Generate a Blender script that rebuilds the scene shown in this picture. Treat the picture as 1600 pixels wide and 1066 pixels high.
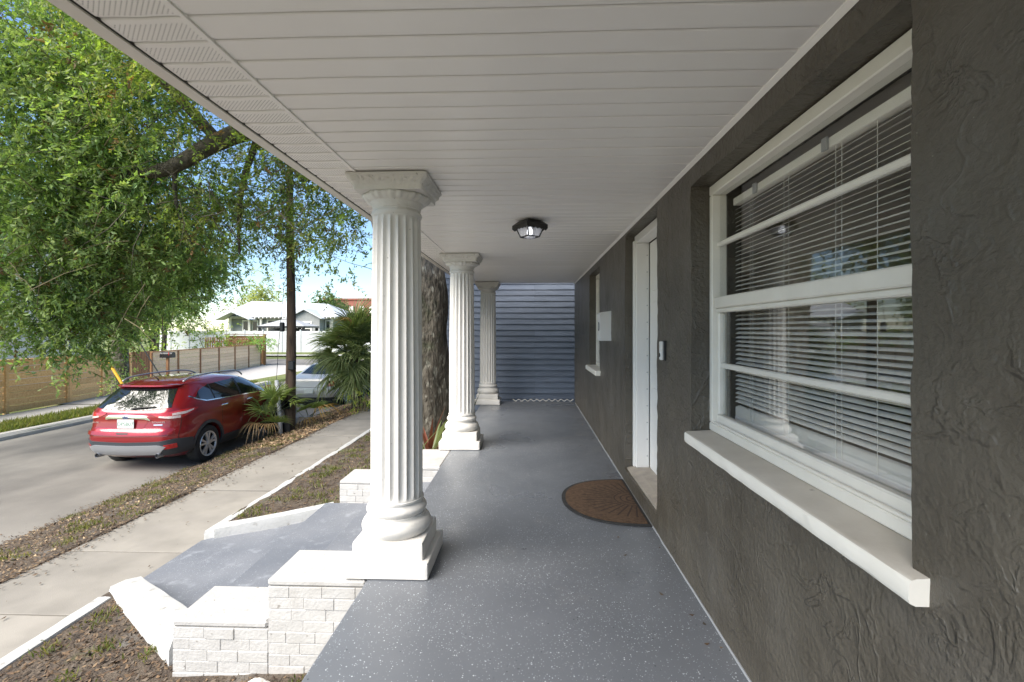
import bpy, bmesh, math, random
import numpy as np
from mathutils import Vector, Matrix, noise as mnoise

for o in list(bpy.data.objects): bpy.data.objects.remove(o)
SC = bpy.context.scene
COL = SC.collection
random.seed(7); RNG = np.random.default_rng(7)
R = math.radians

# ------------------------------------------------------------------ camera
cam = bpy.data.objects.new('camera', bpy.data.cameras.new('camera')); COL.objects.link(cam)
cam.location = (0, 0, 1.49)
cam.rotation_euler = (R(90), 0, R(2.076))
cam.data.sensor_width = 36; cam.data.lens = 745/1600*36
cam.data.shift_y = -18/1600
cam.data.clip_start = 0.02; cam.data.clip_end = 2000
SC.camera = cam
# ------------------------------------------------------------------ light
SUN_DIR = Vector((-0.50, -0.56, 0.80)).normalized()          # towards the sun: behind the camera, veiled
el = math.asin(SUN_DIR.z); az = math.atan2(SUN_DIR.x, SUN_DIR.y)
W = bpy.data.worlds.new('World'); SC.world = W; W.use_nodes = True
nt = W.node_tree; bgn = nt.nodes['Background']
sky = nt.nodes.new('ShaderNodeTexSky'); sky.sky_type = 'NISHITA'; sky.sun_disc = False
sky.sun_elevation = el; sky.sun_rotation = az
sky.air_density = 1.0; sky.dust_density = 0.1; sky.ozone_density = 4.0
nt.links.new(sky.outputs[0], bgn.inputs[0]); bgn.inputs[1].default_value = 0.05
sun = bpy.data.objects.new('sun', bpy.data.lights.new('sun', 'SUN')); COL.objects.link(sun)
sun.data.energy = 2.2; sun.data.angle = R(55); sun.data.color = (1.0, 0.93, 0.83)
sun.rotation_euler = SUN_DIR.to_track_quat('Z', 'Y').to_euler(); sun.location = (-6, -8, 14)
SC.view_settings.view_transform = 'Standard'; SC.view_settings.look = 'None'
SC.view_settings.gamma = 1; SC.view_settings.exposure = 2.35
SC.view_settings.use_curve_mapping = False
SC.render.engine = 'CYCLES'
SC.cycles.max_bounces = 10; SC.cycles.diffuse_bounces = 5; SC.cycles.transparent_max_bounces = 16

# ------------------------------------------------------------------ helpers
WL = {}
def wl(p): return WL.get(p.name, Vector((0, 0, 0))) if p else Vector((0, 0, 0))
def tag(o, label=None, cat=None, group=None, kind=None):
    if label: o['label'] = label
    if cat: o['category'] = cat
    if group: o['group'] = group
    if kind: o['kind'] = kind
    return o
def thing(name, label, cat, loc=(0, 0, 0), group=None):
    o = bpy.data.objects.new(name, None); COL.objects.link(o); o.location = loc
    o.empty_display_size = .1; WL[o.name] = Vector(loc)
    return tag(o, label, cat, group)
def link(name, me, parent=None, loc=None):
    """loc in world units; without it the mesh coordinates are world coordinates"""
    o = bpy.data.objects.new(name, me); COL.objects.link(o)
    if parent:
        o.parent = parent
        if loc is not None: o.location = Vector(loc) - wl(parent); WL[o.name] = Vector(loc)
        else: WL[o.name] = wl(parent)
    else:
        if loc is not None: o.location = loc; WL[o.name] = Vector(loc)
    return o
def mk(name, v, f, mat, smooth=False):
    me = bpy.data.meshes.new(name); me.from_pydata([tuple(p) for p in v], [], f)
    if mat: me.materials.append(mat)
    if smooth: me.shade_smooth()
    me.update(); return me
class MB:
    def __init__(s): s.v = []; s.f = []
    def add(s, v, f):
        n = len(s.v); s.v += [tuple(p) for p in v]; s.f += [tuple(i+n for i in q) for q in f]; return s
    def box(s, x0, x1, y0, y1, z0, z1):
        return s.add([(x0,y0,z0),(x1,y0,z0),(x1,y1,z0),(x0,y1,z0),(x0,y0,z1),(x1,y0,z1),(x1,y1,z1),(x0,y1,z1)],
                     [(3,2,1,0),(4,5,6,7),(0,1,5,4),(1,2,6,5),(2,3,7,6),(3,0,4,7)])
    def cbox(s, x0, x1, y0, y1, z0, z1, c=.004):
        "box with chamfered edges"
        X=(x0,x1); Y=(y0,y1); Z=(z0,z1); v=[]; idx={}
        for i in (0,1):
            for j in (0,1):
                for k in (0,1):
                    sx,sy,sz=(1-2*i)*c,(1-2*j)*c,(1-2*k)*c
                    for a,(dx,dy,dz) in enumerate(((0,sy,sz),(sx,0,sz),(sx,sy,0))):
                        idx[i,j,k,a]=len(v); v.append((X[i]+dx,Y[j]+dy,Z[k]+dz))
        f=[]
        I=lambda *t: idx[t]
        f+= [(I(0,0,0,0),I(0,0,1,0),I(0,1,1,0),I(0,1,0,0)),(I(1,0,0,0),I(1,1,0,0),I(1,1,1,0),I(1,0,1,0)),
             (I(0,0,0,1),I(1,0,0,1),I(1,0,1,1),I(0,0,1,1)),(I(0,1,0,1),I(0,1,1,1),I(1,1,1,1),I(1,1,0,1)),
             (I(0,0,0,2),I(0,1,0,2),I(1,1,0,2),I(1,0,0,2)),(I(0,0,1,2),I(1,0,1,2),I(1,1,1,2),I(0,1,1,2))]
        for i in (0,1):
            for j in (0,1): f.append((I(i,j,0,0),I(i,j,0,1),I(i,j,1,1),I(i,j,1,0)))
        for i in (0,1):
            for k in (0,1): f.append((I(i,0,k,0),I(i,0,k,2),I(i,1,k,2),I(i,1,k,0)))
        for j in (0,1):
            for k in (0,1): f.append((I(0,j,k,1),I(0,j,k,2),I(1,j,k,2),I(1,j,k,1)))
        for i in (0,1):
            for j in (0,1):
                for k in (0,1): f.append((I(i,j,k,0),I(i,j,k,1),I(i,j,k,2)))
        return s.add(v,f)
    def tube(s, pts, rad, n=8, cap=True):
        pts=[Vector(p) for p in pts]
        if not hasattr(rad,'__len__'): rad=[rad]*len(pts)
        base=len(s.v); up=None; vs=[]
        for i,p in enumerate(pts):
            t=(pts[min(i+1,len(pts)-1)]-pts[max(i-1,0)]).normalized()
            if up is None: up=t.orthogonal().normalized()
            up=(up-t*up.dot(t)).normalized(); w=t.cross(up)
            for k in range(n):
                a=2*math.pi*k/n; vs.append(p+(up*math.cos(a)+w*math.sin(a))*rad[i])
        fs=[]
        for i in range(len(pts)-1):
            for k in range(n): fs.append((i*n+k,i*n+(k+1)%n,(i+1)*n+(k+1)%n,(i+1)*n+k))
        if cap: fs+= [tuple(range(n-1,-1,-1)), tuple((len(pts)-1)*n+k for k in range(n))]
        return s.add(vs,fs)
    def lathe(s, prof, c, n=32, axis='z', cap=True):
        "prof: list of (r, h)"
        vs=[]; fs=[]
        for r,h in prof:
            for k in range(n):
                a=2*math.pi*k/n; x,y=r*math.cos(a),r*math.sin(a)
                p=(x,y,h) if axis=='z' else (h,x,y)
                vs.append((c[0]+p[0],c[1]+p[1],c[2]+p[2]))
        for i in range(len(prof)-1):
            for k in range(n): fs.append((i*n+k,i*n+(k+1)%n,(i+1)*n+(k+1)%n,(i+1)*n+k))
        if cap: fs+= [tuple(range(n-1,-1,-1)), tuple((len(prof)-1)*n+k for k in range(n))]
        return s.add(vs,fs)
    def prism(s, poly, a0, a1, axis='y'):
        "poly in the other two axes ((x,z) for y, (y,z) for x, (x,y) for z)"
        n=len(poly)
        def P(p,a): return {'y':(p[0],a,p[1]),'x':(a,p[0],p[1]),'z':(p[0],p[1],a)}[axis]
        vs=[P(p,a0) for p in poly]+[P(p,a1) for p in poly]
        fs=[tuple(range(n-1,-1,-1)),tuple(range(n,2*n))]+[(i,(i+1)%n,n+(i+1)%n,n+i) for i in range(n)]
        return s.add(vs,fs)
    def fix(s, me):
        bm=bmesh.new(); bm.from_mesh(me); bmesh.ops.recalc_face_normals(bm,faces=bm.faces); bm.to_mesh(me); bm.free()
    def build(s, name, mat, parent=None, smooth=False, local=False, angle=None, fix=True):
        off = Vector((0,0,0)) if local else wl(parent)
        v=[(p[0]-off.x,p[1]-off.y,p[2]-off.z) for p in s.v]
        me=mk(name,v,s.f,mat)
        if fix: s.fix(me)
        if smooth or angle: me.shade_smooth()
        if angle:
            try: me.set_sharp_from_angle(angle=R(angle))
            except Exception: pass
        return link(name,me,parent)
def text_mesh(txt, size, mat, ext=.001):
    cu=bpy.data.curves.new('t','FONT'); cu.body=txt; cu.size=size; cu.extrude=ext; cu.align_x='CENTER'; cu.align_y='CENTER'
    t=bpy.data.objects.new('t',cu); COL.objects.link(t)
    dg=bpy.context.evaluated_depsgraph_get()
    me=bpy.data.meshes.new_from_object(t.evaluated_get(dg)); bpy.data.objects.remove(t)
    me.materials.clear(); me.materials.append(mat); return me

# ------------------------------------------------------------------ materials
def base(name):
    m=bpy.data.materials.new(name); m.use_nodes=True; n=m.node_tree.nodes; return m,n,m.node_tree.links,n['Principled BSDF']
def rgba(c): return (c[0],c[1],c[2],1)
def mat(name, c, c2=None, sc=4, rough=.6, bump=0, bsc=60, metal=0, dist=.01, rnd=0, detail=6, coat=0, stretch=None, ramp=(.35,.65), spec=None, bdetail=6):
    m,n,l,b=base(name)
    b.inputs['Roughness'].default_value=rough; b.inputs['Metallic'].default_value=metal
    if coat: b.inputs['Coat Weight'].default_value=coat; b.inputs['Coat Roughness'].default_value=.04
    if spec is not None: b.inputs['Specular IOR Level'].default_value=spec
    tc=n.new('ShaderNodeTexCoord'); mp=n.new('ShaderNodeMapping'); l.new(tc.outputs['Object'],mp.inputs[0])
    if stretch: mp.inputs['Scale'].default_value=stretch
    vec=mp.outputs[0]
    if rnd:
        oi=n.new('ShaderNodeObjectInfo'); vm=n.new('ShaderNodeVectorMath'); vm.operation='ADD'
        mu=n.new('ShaderNodeMath'); mu.operation='MULTIPLY'; mu.inputs[1].default_value=37; l.new(oi.outputs['Random'],mu.inputs[0])
        l.new(mp.outputs[0],vm.inputs[0]); l.new(mu.outputs[0],vm.inputs[1]); vec=vm.outputs[0]
    out=None
    if c2:
        t=n.new('ShaderNodeTexNoise'); t.inputs['Scale'].default_value=sc; t.inputs['Detail'].default_value=detail; l.new(vec,t.inputs['Vector'])
        r=n.new('ShaderNodeValToRGB'); r.color_ramp.elements[0].position=ramp[0]; r.color_ramp.elements[1].position=ramp[1]
        r.color_ramp.elements[0].color=rgba(c); r.color_ramp.elements[1].color=rgba(c2)
        l.new(t.outputs[0],r.inputs[0]); out=r.outputs[0]
    else: b.inputs['Base Color'].default_value=rgba(c)
    if rnd:
        hs=n.new('ShaderNodeHueSaturation')
        if out: l.new(out,hs.inputs['Color'])
        else: hs.inputs['Color'].default_value=rgba(c)
        mr=n.new('ShaderNodeMapRange'); mr.inputs[3].default_value=1-rnd; mr.inputs[4].default_value=1+rnd
        l.new(oi.outputs['Random'],mr.inputs[0]); l.new(mr.outputs[0],hs.inputs['Value']); out=hs.outputs[0]
    if out: l.new(out,b.inputs['Base Color'])
    if bump:
        t2=n.new('ShaderNodeTexNoise'); t2.inputs['Scale'].default_value=bsc; t2.inputs['Detail'].default_value=bdetail; l.new(vec,t2.inputs['Vector'])
        bp=n.new('ShaderNodeBump'); bp.inputs['Strength'].default_value=bump; bp.inputs['Distance'].default_value=dist
        l.new(t2.outputs[0],bp.inputs['Height']); l.new(bp.outputs[0],b.inputs['Normal'])
    return m
def overlay(m, col, sc, lo, hi, ntype='noise', stretch=None, amount=1.0, detail=4):
    "stains/specks with a shape of their own over the base colour"
    n=m.node_tree.nodes; l=m.node_tree.links; b=n['Principled BSDF']
    tc=n.new('ShaderNodeTexCoord'); mp=n.new('ShaderNodeMapping'); l.new(tc.outputs['Object'],mp.inputs[0])
    if stretch: mp.inputs['Scale'].default_value=stretch
    if ntype=='noise':
        t=n.new('ShaderNodeTexNoise'); t.inputs['Scale'].default_value=sc; t.inputs['Detail'].default_value=detail; h=t.outputs[0]
    else:
        t=n.new('ShaderNodeTexVoronoi'); t.inputs['Scale'].default_value=sc; h=t.outputs['Distance']
    l.new(mp.outputs[0],t.inputs['Vector'])
    mr=n.new('ShaderNodeMapRange'); mr.inputs[1].default_value=lo; mr.inputs[2].default_value=hi; mr.inputs[3].default_value=0; mr.inputs[4].default_value=amount
    l.new(h,mr.inputs[0])
    mx=n.new('ShaderNodeMix'); mx.data_type='RGBA'
    src=b.inputs['Base Color'].links
    if src: l.new(src[0].from_socket,mx.inputs[6])
    else: mx.inputs[6].default_value=b.inputs['Base Color'].default_value
    mx.inputs[7].default_value=rgba(col); l.new(mr.outputs[0],mx.inputs[0]); l.new(mx.outputs[2],b.inputs['Base Color'])
    return m

M={}
M['white_column']=overlay(mat('white_column',(.68,.66,.625),(.63,.61,.575),sc=3,rough=.6,bump=.55,bsc=30,dist=.006),(.50,.47,.42),9,.68,.78,amount=.35)
overlay(M['white_column'],(.45,.42,.37),2.2,.5,.74,amount=.45,detail=9,stretch=(1,1,.35)); overlay(M['white_column'],(.20,.18,.155),40,.70,.74,amount=.6)
M['white_brick']=overlay(overlay(mat('white_brick',(.43,.42,.405),(.38,.37,.355),sc=9,rough=.7,bump=.6,bsc=55,dist=.006,rnd=.03),(.16,.145,.125),24,.67,.74,amount=.75),(.30,.28,.25),4,.54,.74,amount=.55,detail=9)
M['white_curb']=overlay(mat('white_curb',(.46,.46,.45),(.39,.39,.375),sc=5,rough=.75,bump=.5,bsc=40,dist=.008),(.17,.155,.13),12,.61,.72,amount=.7,detail=8)
M['white_trim']=mat('white_trim',(.83,.80,.73),(.79,.76,.69),sc=8,rough=.4,bump=.1,bsc=30)
M['sill']=overlay(mat('sill',(.46,.42,.36),(.56,.52,.455),sc=4,rough=.6,bump=.3,bsc=60,dist=.004),(.22,.19,.16),16,.70,.75,amount=.6)
M['vinyl']=mat('vinyl',(.93,.90,.865),(.91,.88,.84),sc=2,rough=.38,bump=.08,bsc=8)
M['fascia']=mat('fascia',(.74,.70,.64),(.70,.66,.60),sc=3,rough=.4)
M['roof_dark']=mat('roof_dark',(.05,.04,.035),(.03,.025,.02),sc=9,rough=.9)
M['door_white']=mat('door_white',(.80,.79,.77),rough=.35)
M['threshold']=mat('threshold',(.40,.35,.29),(.30,.26,.22),sc=12,rough=.6)
M['blind']=mat('blind',(.86,.83,.78),rough=.45)
M['room']=mat('room',(.62,.55,.45),(.56,.50,.41),sc=2,rough=.9)
M['mailbox_white']=mat('mailbox_white',(.80,.79,.77),rough=.35)
M['black_plastic']=mat('black_plastic',(.012,.012,.013),rough=.45)
M['black_metal']=mat('black_metal',(.015,.015,.016),rough=.4,bump=.1,bsc=90)
M['rubber']=mat('rubber',(.018,.018,.018),(.03,.03,.03),sc=20,rough=.8)
M['chrome']=mat('chrome',(.85,.85,.86),rough=.12,metal=1)
M['alloy']=mat('alloy',(.72,.73,.74),rough=.3,metal=.55,coat=.5)
M['silver_plastic']=mat('silver_plastic',(.42,.43,.45),rough=.35,metal=.6)
M['cladding']=mat('cladding',(.045,.05,.058),rough=.55)
M['red_paint']=mat('red_paint',(.27,.008,.012),rough=.32,metal=.45,coat=1)
M['silver_paint']=mat('silver_paint',(.56,.55,.53),rough=.4,metal=.25,coat=.5)
M['tinted_glass']=mat('tinted_glass',(.010,.012,.013),rough=.03,spec=1.0)
M['red_lens']=mat('red_lens',(.40,.012,.014),(.50,.03,.03),sc=30,rough=.12,coat=1)
M['clear_lens']=mat('clear_lens',(.70,.62,.60),(.55,.40,.38),sc=40,rough=.12,coat=1)
M['plate_white']=mat('plate_white',(.75,.76,.74),(.62,.68,.62),sc=30,rough=.5)
M['plate_ink']=mat('plate_ink',(.10,.18,.12),rough=.5)
M['badge_blue']=mat('badge_blue',(.01,.03,.12),rough=.2,coat=1)
M['pole_wood']=overlay(mat('pole_wood',(.075,.048,.032),(.13,.088,.06),sc=7,rough=.95,bump=.8,bsc=40,dist=.02,stretch=(3,3,.25)),(.03,.02,.014),5,.58,.68,stretch=(2,2,.3),amount=.8)
M['pvc']=mat('pvc',(.62,.63,.63),(.52,.53,.53),sc=4,rough=.5)
M['yellow_guard']=mat('yellow_guard',(.75,.42,.02),rough=.5)
M['bark']=overlay(overlay(mat('bark',(.055,.046,.034),(.13,.115,.09),sc=9,rough=1,bump=1,bsc=16,dist=.06,stretch=(1,1,.45),bdetail=10),(.30,.29,.24),11,.56,.68,amount=.75,stretch=(1,1,.6)),(.05,.06,.03),3,.55,.7,amount=.6)
M['limb']=mat('limb',(.05,.042,.03),(.11,.095,.07),sc=10,rough=1,bump=1,bsc=25,dist=.04)
M['gray_siding']=mat('gray_siding',(.30,.31,.30),(.27,.28,.27),sc=3,rough=.8)
M['metal_roof']=mat('metal_roof',(.56,.58,.60),(.50,.52,.54),sc=2,rough=.45)
M['white_wall']=mat('white_wall',(.80,.77,.71),(.75,.72,.66),sc=2,rough=.7,rnd=.04)
M['vinyl_fence']=mat('vinyl_fence',(.60,.61,.62),rough=.45)
M['canopy_grey']=mat('canopy_grey',(.36,.37,.38),(.30,.31,.32),sc=3,rough=.9)
M['brick_red']=mat('brick_red',(.30,.11,.08),(.25,.09,.07),sc=4,rough=.9)
M['dark_window']=mat('dark_window',(.03,.035,.04),rough=.08)
M['cedar']=mat('cedar',(.66,.37,.15),(.80,.53,.26),sc=2.2,rough=.8,bump=.3,bsc=40,rnd=.14,stretch=(9,.9,9))
M['cedar_dark']=mat('cedar_dark',(.24,.12,.055),(.33,.18,.09),sc=3,rough=.85,rnd=.12,stretch=(6,6,.8))
M['cedar_pale']=mat('cedar_pale',(.62,.44,.27),(.76,.59,.40),sc=2.2,rough=.85,rnd=.12,stretch=(9,.9,9))
M['blue_clap']=overlay(mat('blue_clap',(.100,.124,.168),(.130,.158,.212),sc=5,rough=.55,bump=.35,bsc=20,dist=.006,rnd=.10,stretch=(.5,3,3)),(.03,.035,.045),6,.66,.72,amount=.7,stretch=(.4,1,5))
M['stem']=mat('stem',(.12,.10,.05),(.18,.15,.08),sc=10,rough=.9)
M['frond_stem']=mat('frond_stem',(.16,.20,.07),rough=.6)
M['wire']=mat('wire',(.03,.03,.03),rough=.6)
M['rock']=mat('rock',(.62,.60,.56),(.42,.40,.36),sc=12,rough=.9,bump=.6,bsc=20)

def leafmat(name, trans=.35, rough=.5):
    m,n,l,b=base(name); out=n['Material Output']
    a=n.new('ShaderNodeAttribute'); a.attribute_name='tint'
    l.new(a.outputs['Color'],b.inputs['Base Color']); b.inputs['Roughness'].default_value=rough
    if trans:
        t=n.new('ShaderNodeBsdfTranslucent'); mul=n.new('ShaderNodeMix'); mul.data_type='RGBA'; mul.blend_type='MULTIPLY'
        mul.inputs[0].default_value=1; mul.inputs[7].default_value=(1.25,1.35,.6,1); l.new(a.outputs['Color'],mul.inputs[6]); l.new(mul.outputs[2],t.inputs[0])
        mx=n.new('ShaderNodeMixShader'); mx.inputs[0].default_value=trans
        l.new(b.outputs[0],mx.inputs[1]); l.new(t.outputs[0],mx.inputs[2]); l.new(mx.outputs[0],out.inputs[0])
    return m
M['leaf']=leafmat('leaf',.5,.5); M['litter']=leafmat('litter',0,.85); M['frond']=leafmat('frond',.28,.42)

# glass pane
m,n,l,b=base('window_glass'); n.remove(b); out=n['Material Output']
tr=n.new('ShaderNodeBsdfTransparent'); tr.inputs[0].default_value=(.98,.985,.98,1)
gl=n.new('ShaderNodeBsdfGlossy'); gl.inputs['Roughness'].default_value=.0
lw=n.new('ShaderNodeLayerWeight'); lw.inputs[0].default_value=.5
pw=n.new('ShaderNodeMath'); pw.operation='POWER'; l.new(lw.outputs['Facing'],pw.inputs[0]); pw.inputs[1].default_value=5
fr=n.new('ShaderNodeMath'); fr.operation='MULTIPLY_ADD'; l.new(pw.outputs[0],fr.inputs[0]); fr.inputs[1].default_value=.94; fr.inputs[2].default_value=.042   # Schlick
mx=n.new('ShaderNodeMixShader'); l.new(fr.outputs[0],mx.inputs[0]); l.new(tr.outputs[0],mx.inputs[1]); l.new(gl.outputs[0],mx.inputs[2]); l.new(mx.outputs[0],out.inputs[0])
M['glass']=m
# frosted lantern glass
M['lamp_glass']=mat('lamp_glass',(.86,.86,.89),(.74,.74,.78),sc=60,rough=.2,bump=.6,bsc=70)
m=M['lamp_glass']; n=m.node_tree.nodes; l=m.node_tree.links; tr=n.new('ShaderNodeBsdfTransparent'); mx=n.new('ShaderNodeMixShader'); mx.inputs[0].default_value=.5
l.new(n['Principled BSDF'].outputs[0],mx.inputs[1]); l.new(tr.outputs[0],mx.inputs[2]); l.new(mx.outputs[0],n['Material Output'].inputs[0])
M['bulb']=mat('bulb',(.9,.9,.9),rough=.3); M['bulb'].node_tree.nodes['Principled BSDF'].inputs['Emission Color'].default_value=(.9,.93,1,1); M['bulb'].node_tree.nodes['Principled BSDF'].inputs['Emission Strength'].default_value=1.2

# stucco: trowelled ridges
m=mat('stucco',(.074,.063,.047),(.102,.089,.069),sc=3.0,rough=.42,spec=.6)
n=m.node_tree.nodes; l=m.node_tree.links; b=n['Principled BSDF']
tc=n.new('ShaderNodeTexCoord')
def noise_node(sc,det,typ,distn,stretch=None):
    mp=n.new('ShaderNodeMapping'); l.new(tc.outputs['Object'],mp.inputs[0])
    if stretch: mp.inputs['Scale'].default_value=stretch[0]; mp.inputs['Rotation'].default_value=stretch[1]
    t=n.new('ShaderNodeTexNoise'); t.noise_type=typ; t.inputs['Scale'].default_value=sc; t.inputs['Detail'].default_value=det; t.inputs['Distortion'].default_value=distn
    l.new(mp.outputs[0],t.inputs['Vector']); return t.outputs[0]
a1=noise_node(6.5,5,'RIDGED_MULTIFRACTAL',1.1)
a2=noise_node(48,10,'FBM',.3)
a3=noise_node(7,3,'FBM',.6)
crest=n.new('ShaderNodeMapRange'); crest.interpolation_type='SMOOTHSTEP'; crest.inputs[1].default_value=.55; crest.inputs[2].default_value=1.35; l.new(a1,crest.inputs[0])
mu=n.new('ShaderNodeMath'); mu.operation='MULTIPLY_ADD'; pm=n.new('ShaderNodeMapRange'); pm.inputs[1].default_value=.40; pm.inputs[2].default_value=.62; pm.inputs[3].default_value=.15; l.new(noise_node(1.8,2,'FBM',0),pm.inputs[0])
pmm=n.new('ShaderNodeMath'); pmm.operation='MULTIPLY'; l.new(crest.outputs[0],pmm.inputs[0]); l.new(pm.outputs[0],pmm.inputs[1])
l.new(pmm.outputs[0],mu.inputs[0]); mu.inputs[1].default_value=1.5
mu3=n.new('ShaderNodeMath'); mu3.operation='MULTIPLY'; l.new(a3,mu3.inputs[0]); mu3.inputs[1].default_value=.45
mu2=n.new('ShaderNodeMath'); mu2.operation='MULTIPLY_ADD'; l.new(a2,mu2.inputs[0]); mu2.inputs[1].default_value=.32; l.new(mu3.outputs[0],mu2.inputs[2])
l.new(mu2.outputs[0],mu.inputs[2])
# broken, curving trowel edges: one-sided steps along noise contours, kept only in patches
def smath(op,a,bb):
    q=n.new('ShaderNodeMath'); q.operation=op
    for i_,t_ in enumerate((a,bb)):
        if isinstance(t_,(int,float)): q.inputs[i_].default_value=t_
        else: l.new(t_,q.inputs[i_])
    return q.outputs[0]
tot=mu.outputs[0]
for sc_n,dist_n,th,wt,ms in ((4.2,.9,.045,.19,2.6),(8.5,.6,.055,.17,3.7)):
    c_=smath('ABSOLUTE',smath('SUBTRACT',noise_node(sc_n,4,'FBM',dist_n),.5),0)
    e_=n.new('ShaderNodeMapRange'); e_.interpolation_type='SMOOTHSTEP'; e_.inputs[1].default_value=0; e_.inputs[2].default_value=th; e_.inputs[3].default_value=1; e_.inputs[4].default_value=0; l.new(c_,e_.inputs[0])
    k_=n.new('ShaderNodeMapRange'); k_.inputs[1].default_value=.42; k_.inputs[2].default_value=.62; l.new(noise_node(ms,3,'FBM',0),k_.inputs[0])
    tot=smath('ADD',tot,smath('MULTIPLY',smath('MULTIPLY',e_.outputs[0],k_.outputs[0]),wt))
bp=n.new('ShaderNodeBump'); bp.inputs['Strength'].default_value=1.0; bp.inputs['Distance'].default_value=.022
l.new(tot,bp.inputs['Height']); l.new(bp.outputs[0],b.inputs['Normal'])
M['stucco']=overlay(overlay(m,(.42,.40,.35),42,.745,.775,amount=.6,detail=3),(.13,.12,.105),2.2,.52,.74,amount=.45,detail=9)

# grey epoxy floor with flakes
def epoxy(name,c,c2,flakes=1.0,rough=.33):
    m=mat(name,c,c2,sc=1.6,rough=rough,bump=.12,bsc=22,dist=.004)
    n=m.node_tree.nodes; l=m.node_tree.links; b=n['Principled BSDF']
    tc=n.new('ShaderNodeTexCoord')
    pn=n.new('ShaderNodeTexNoise'); pn.inputs['Scale'].default_value=2.2; pn.inputs['Detail'].default_value=2; l.new(tc.outputs['Object'],pn.inputs['Vector'])
    def flake(sc,thr,col,use):
        v=n.new('ShaderNodeTexVoronoi'); v.inputs['Scale'].default_value=sc; l.new(tc.outputs['Object'],v.inputs['Vector'])
        sz=n.new('ShaderNodeSeparateColor'); l.new(v.outputs['Color'],sz.inputs[0])
        # only some cells carry a flake
        g=n.new('ShaderNodeMath'); g.operation='MULTIPLY_ADD'; l.new(pn.outputs[0],g.inputs[0]); g.inputs[1].default_value=-1.1; g.inputs[2].default_value=use
        gt=n.new('ShaderNodeMath'); gt.operation='GREATER_THAN'; l.new(sz.outputs[0],gt.inputs[0]); l.new(g.outputs[0],gt.inputs[1])
        sm=n.new('ShaderNodeMath'); sm.operation='MULTIPLY'; l.new(sz.outputs[1],sm.inputs[0]); sm.inputs[1].default_value=thr
        lt=n.new('ShaderNodeMath'); lt.operation='LESS_THAN'; l.new(v.outputs['Distance'],lt.inputs[0]); l.new(sm.outputs[0],lt.inputs[1])
        an=n.new('ShaderNodeMath'); an.operation='MULTIPLY'; l.new(gt.outputs[0],an.inputs[0]); l.new(lt.outputs[0],an.inputs[1])
        am=n.new('ShaderNodeMath'); am.operation='MULTIPLY'; l.new(an.outputs[0],am.inputs[0]); am.inputs[1].default_value=flakes
        x=n.new('ShaderNodeMix'); x.data_type='RGBA'; l.new(am.outputs[0],x.inputs[0]); l.new(b.inputs['Base Color'].links[0].from_socket,x.inputs[6]); x.inputs[7].default_value=rgba(col)
        l.new(x.outputs[2],b.inputs['Base Color'])
    rn=n.new('ShaderNodeTexNoise'); rn.inputs['Scale'].default_value=1.3; rn.inputs['Detail'].default_value=9; l.new(tc.outputs['Object'],rn.inputs['Vector'])
    rm=n.new('ShaderNodeMapRange'); rm.inputs[1].default_value=.35; rm.inputs[2].default_value=.68; rm.inputs[3].default_value=rough-.08; rm.inputs[4].default_value=rough+.22
    l.new(rn.outputs[0],rm.inputs[0]); l.new(rm.outputs[0],b.inputs['Roughness'])
    flake(88,.29,(.58,.61,.64),1.20); flake(140,.36,(.36,.39,.42),1.22); flake(52,.20,(.015,.016,.018),1.42)
    return m
M['epoxy']=epoxy('epoxy',(.118,.127,.142),(.136,.146,.162))
overlay(M['epoxy'],(.20,.20,.20),3.5,.60,.78,amount=.35,detail=11,stretch=(1,.6,1)); overlay(M['epoxy'],(.045,.047,.05),15,.735,.77,amount=.6,detail=3)
M['step_paint']=overlay(epoxy('step_paint',(.125,.135,.155),(.165,.175,.195),.5,.6),(.33,.35,.38),7,.58,.75,amount=.5)

# perforated soffit
m=mat('vinyl_perforated',(.70,.665,.62),rough=.4); n=m.node_tree.nodes; l=m.node_tree.links; b=n['Principled BSDF']
tc=n.new('ShaderNodeTexCoord'); sp=n.new('ShaderNodeSeparateXYZ'); l.new(tc.outputs['Object'],sp.inputs[0])
def mth(op,a,bb=None,cc=None):
    q=n.new('ShaderNodeMath'); q.operation=op
    for i,s in enumerate((a,bb,cc)):
        if s is None: continue
        if isinstance(s,(int,float)): q.inputs[i].default_value=s
        else: l.new(s,q.inputs[i])
    return q.outputs[0]
px=mth('DIVIDE',sp.outputs[0],.0165); py=mth('DIVIDE',sp.outputs[1],.0165)
u=mth('SUBTRACT',mth('FRACT',mth('ADD',px,py)),.5); v=mth('SUBTRACT',mth('FRACT',mth('SUBTRACT',px,py)),.5)
rr=mth('ADD',mth('MULTIPLY',u,u),mth('MULTIPLY',v,v)); hole=mth('LESS_THAN',rr,.034)
inx=mth('MULTIPLY',mth('GREATER_THAN',sp.outputs[0],-.118),mth('LESS_THAN',sp.outputs[0],.118))
iny=mth('MULTIPLY',mth('GREATER_THAN',sp.outputs[1],-.036),mth('LESS_THAN',sp.outputs[1],.046))
hole=mth('MULTIPLY',hole,mth('MULTIPLY',inx,iny))
mxn=n.new('ShaderNodeMix'); mxn.data_type='RGBA'; l.new(hole,mxn.inputs[0]); mxn.inputs[6].default_value=(.92,.89,.85,1); mxn.inputs[7].default_value=(.10,.09,.08,1)
l.new(mxn.outputs[2],b.inputs['Base Color']); M['vinyl_perf']=m

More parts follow.
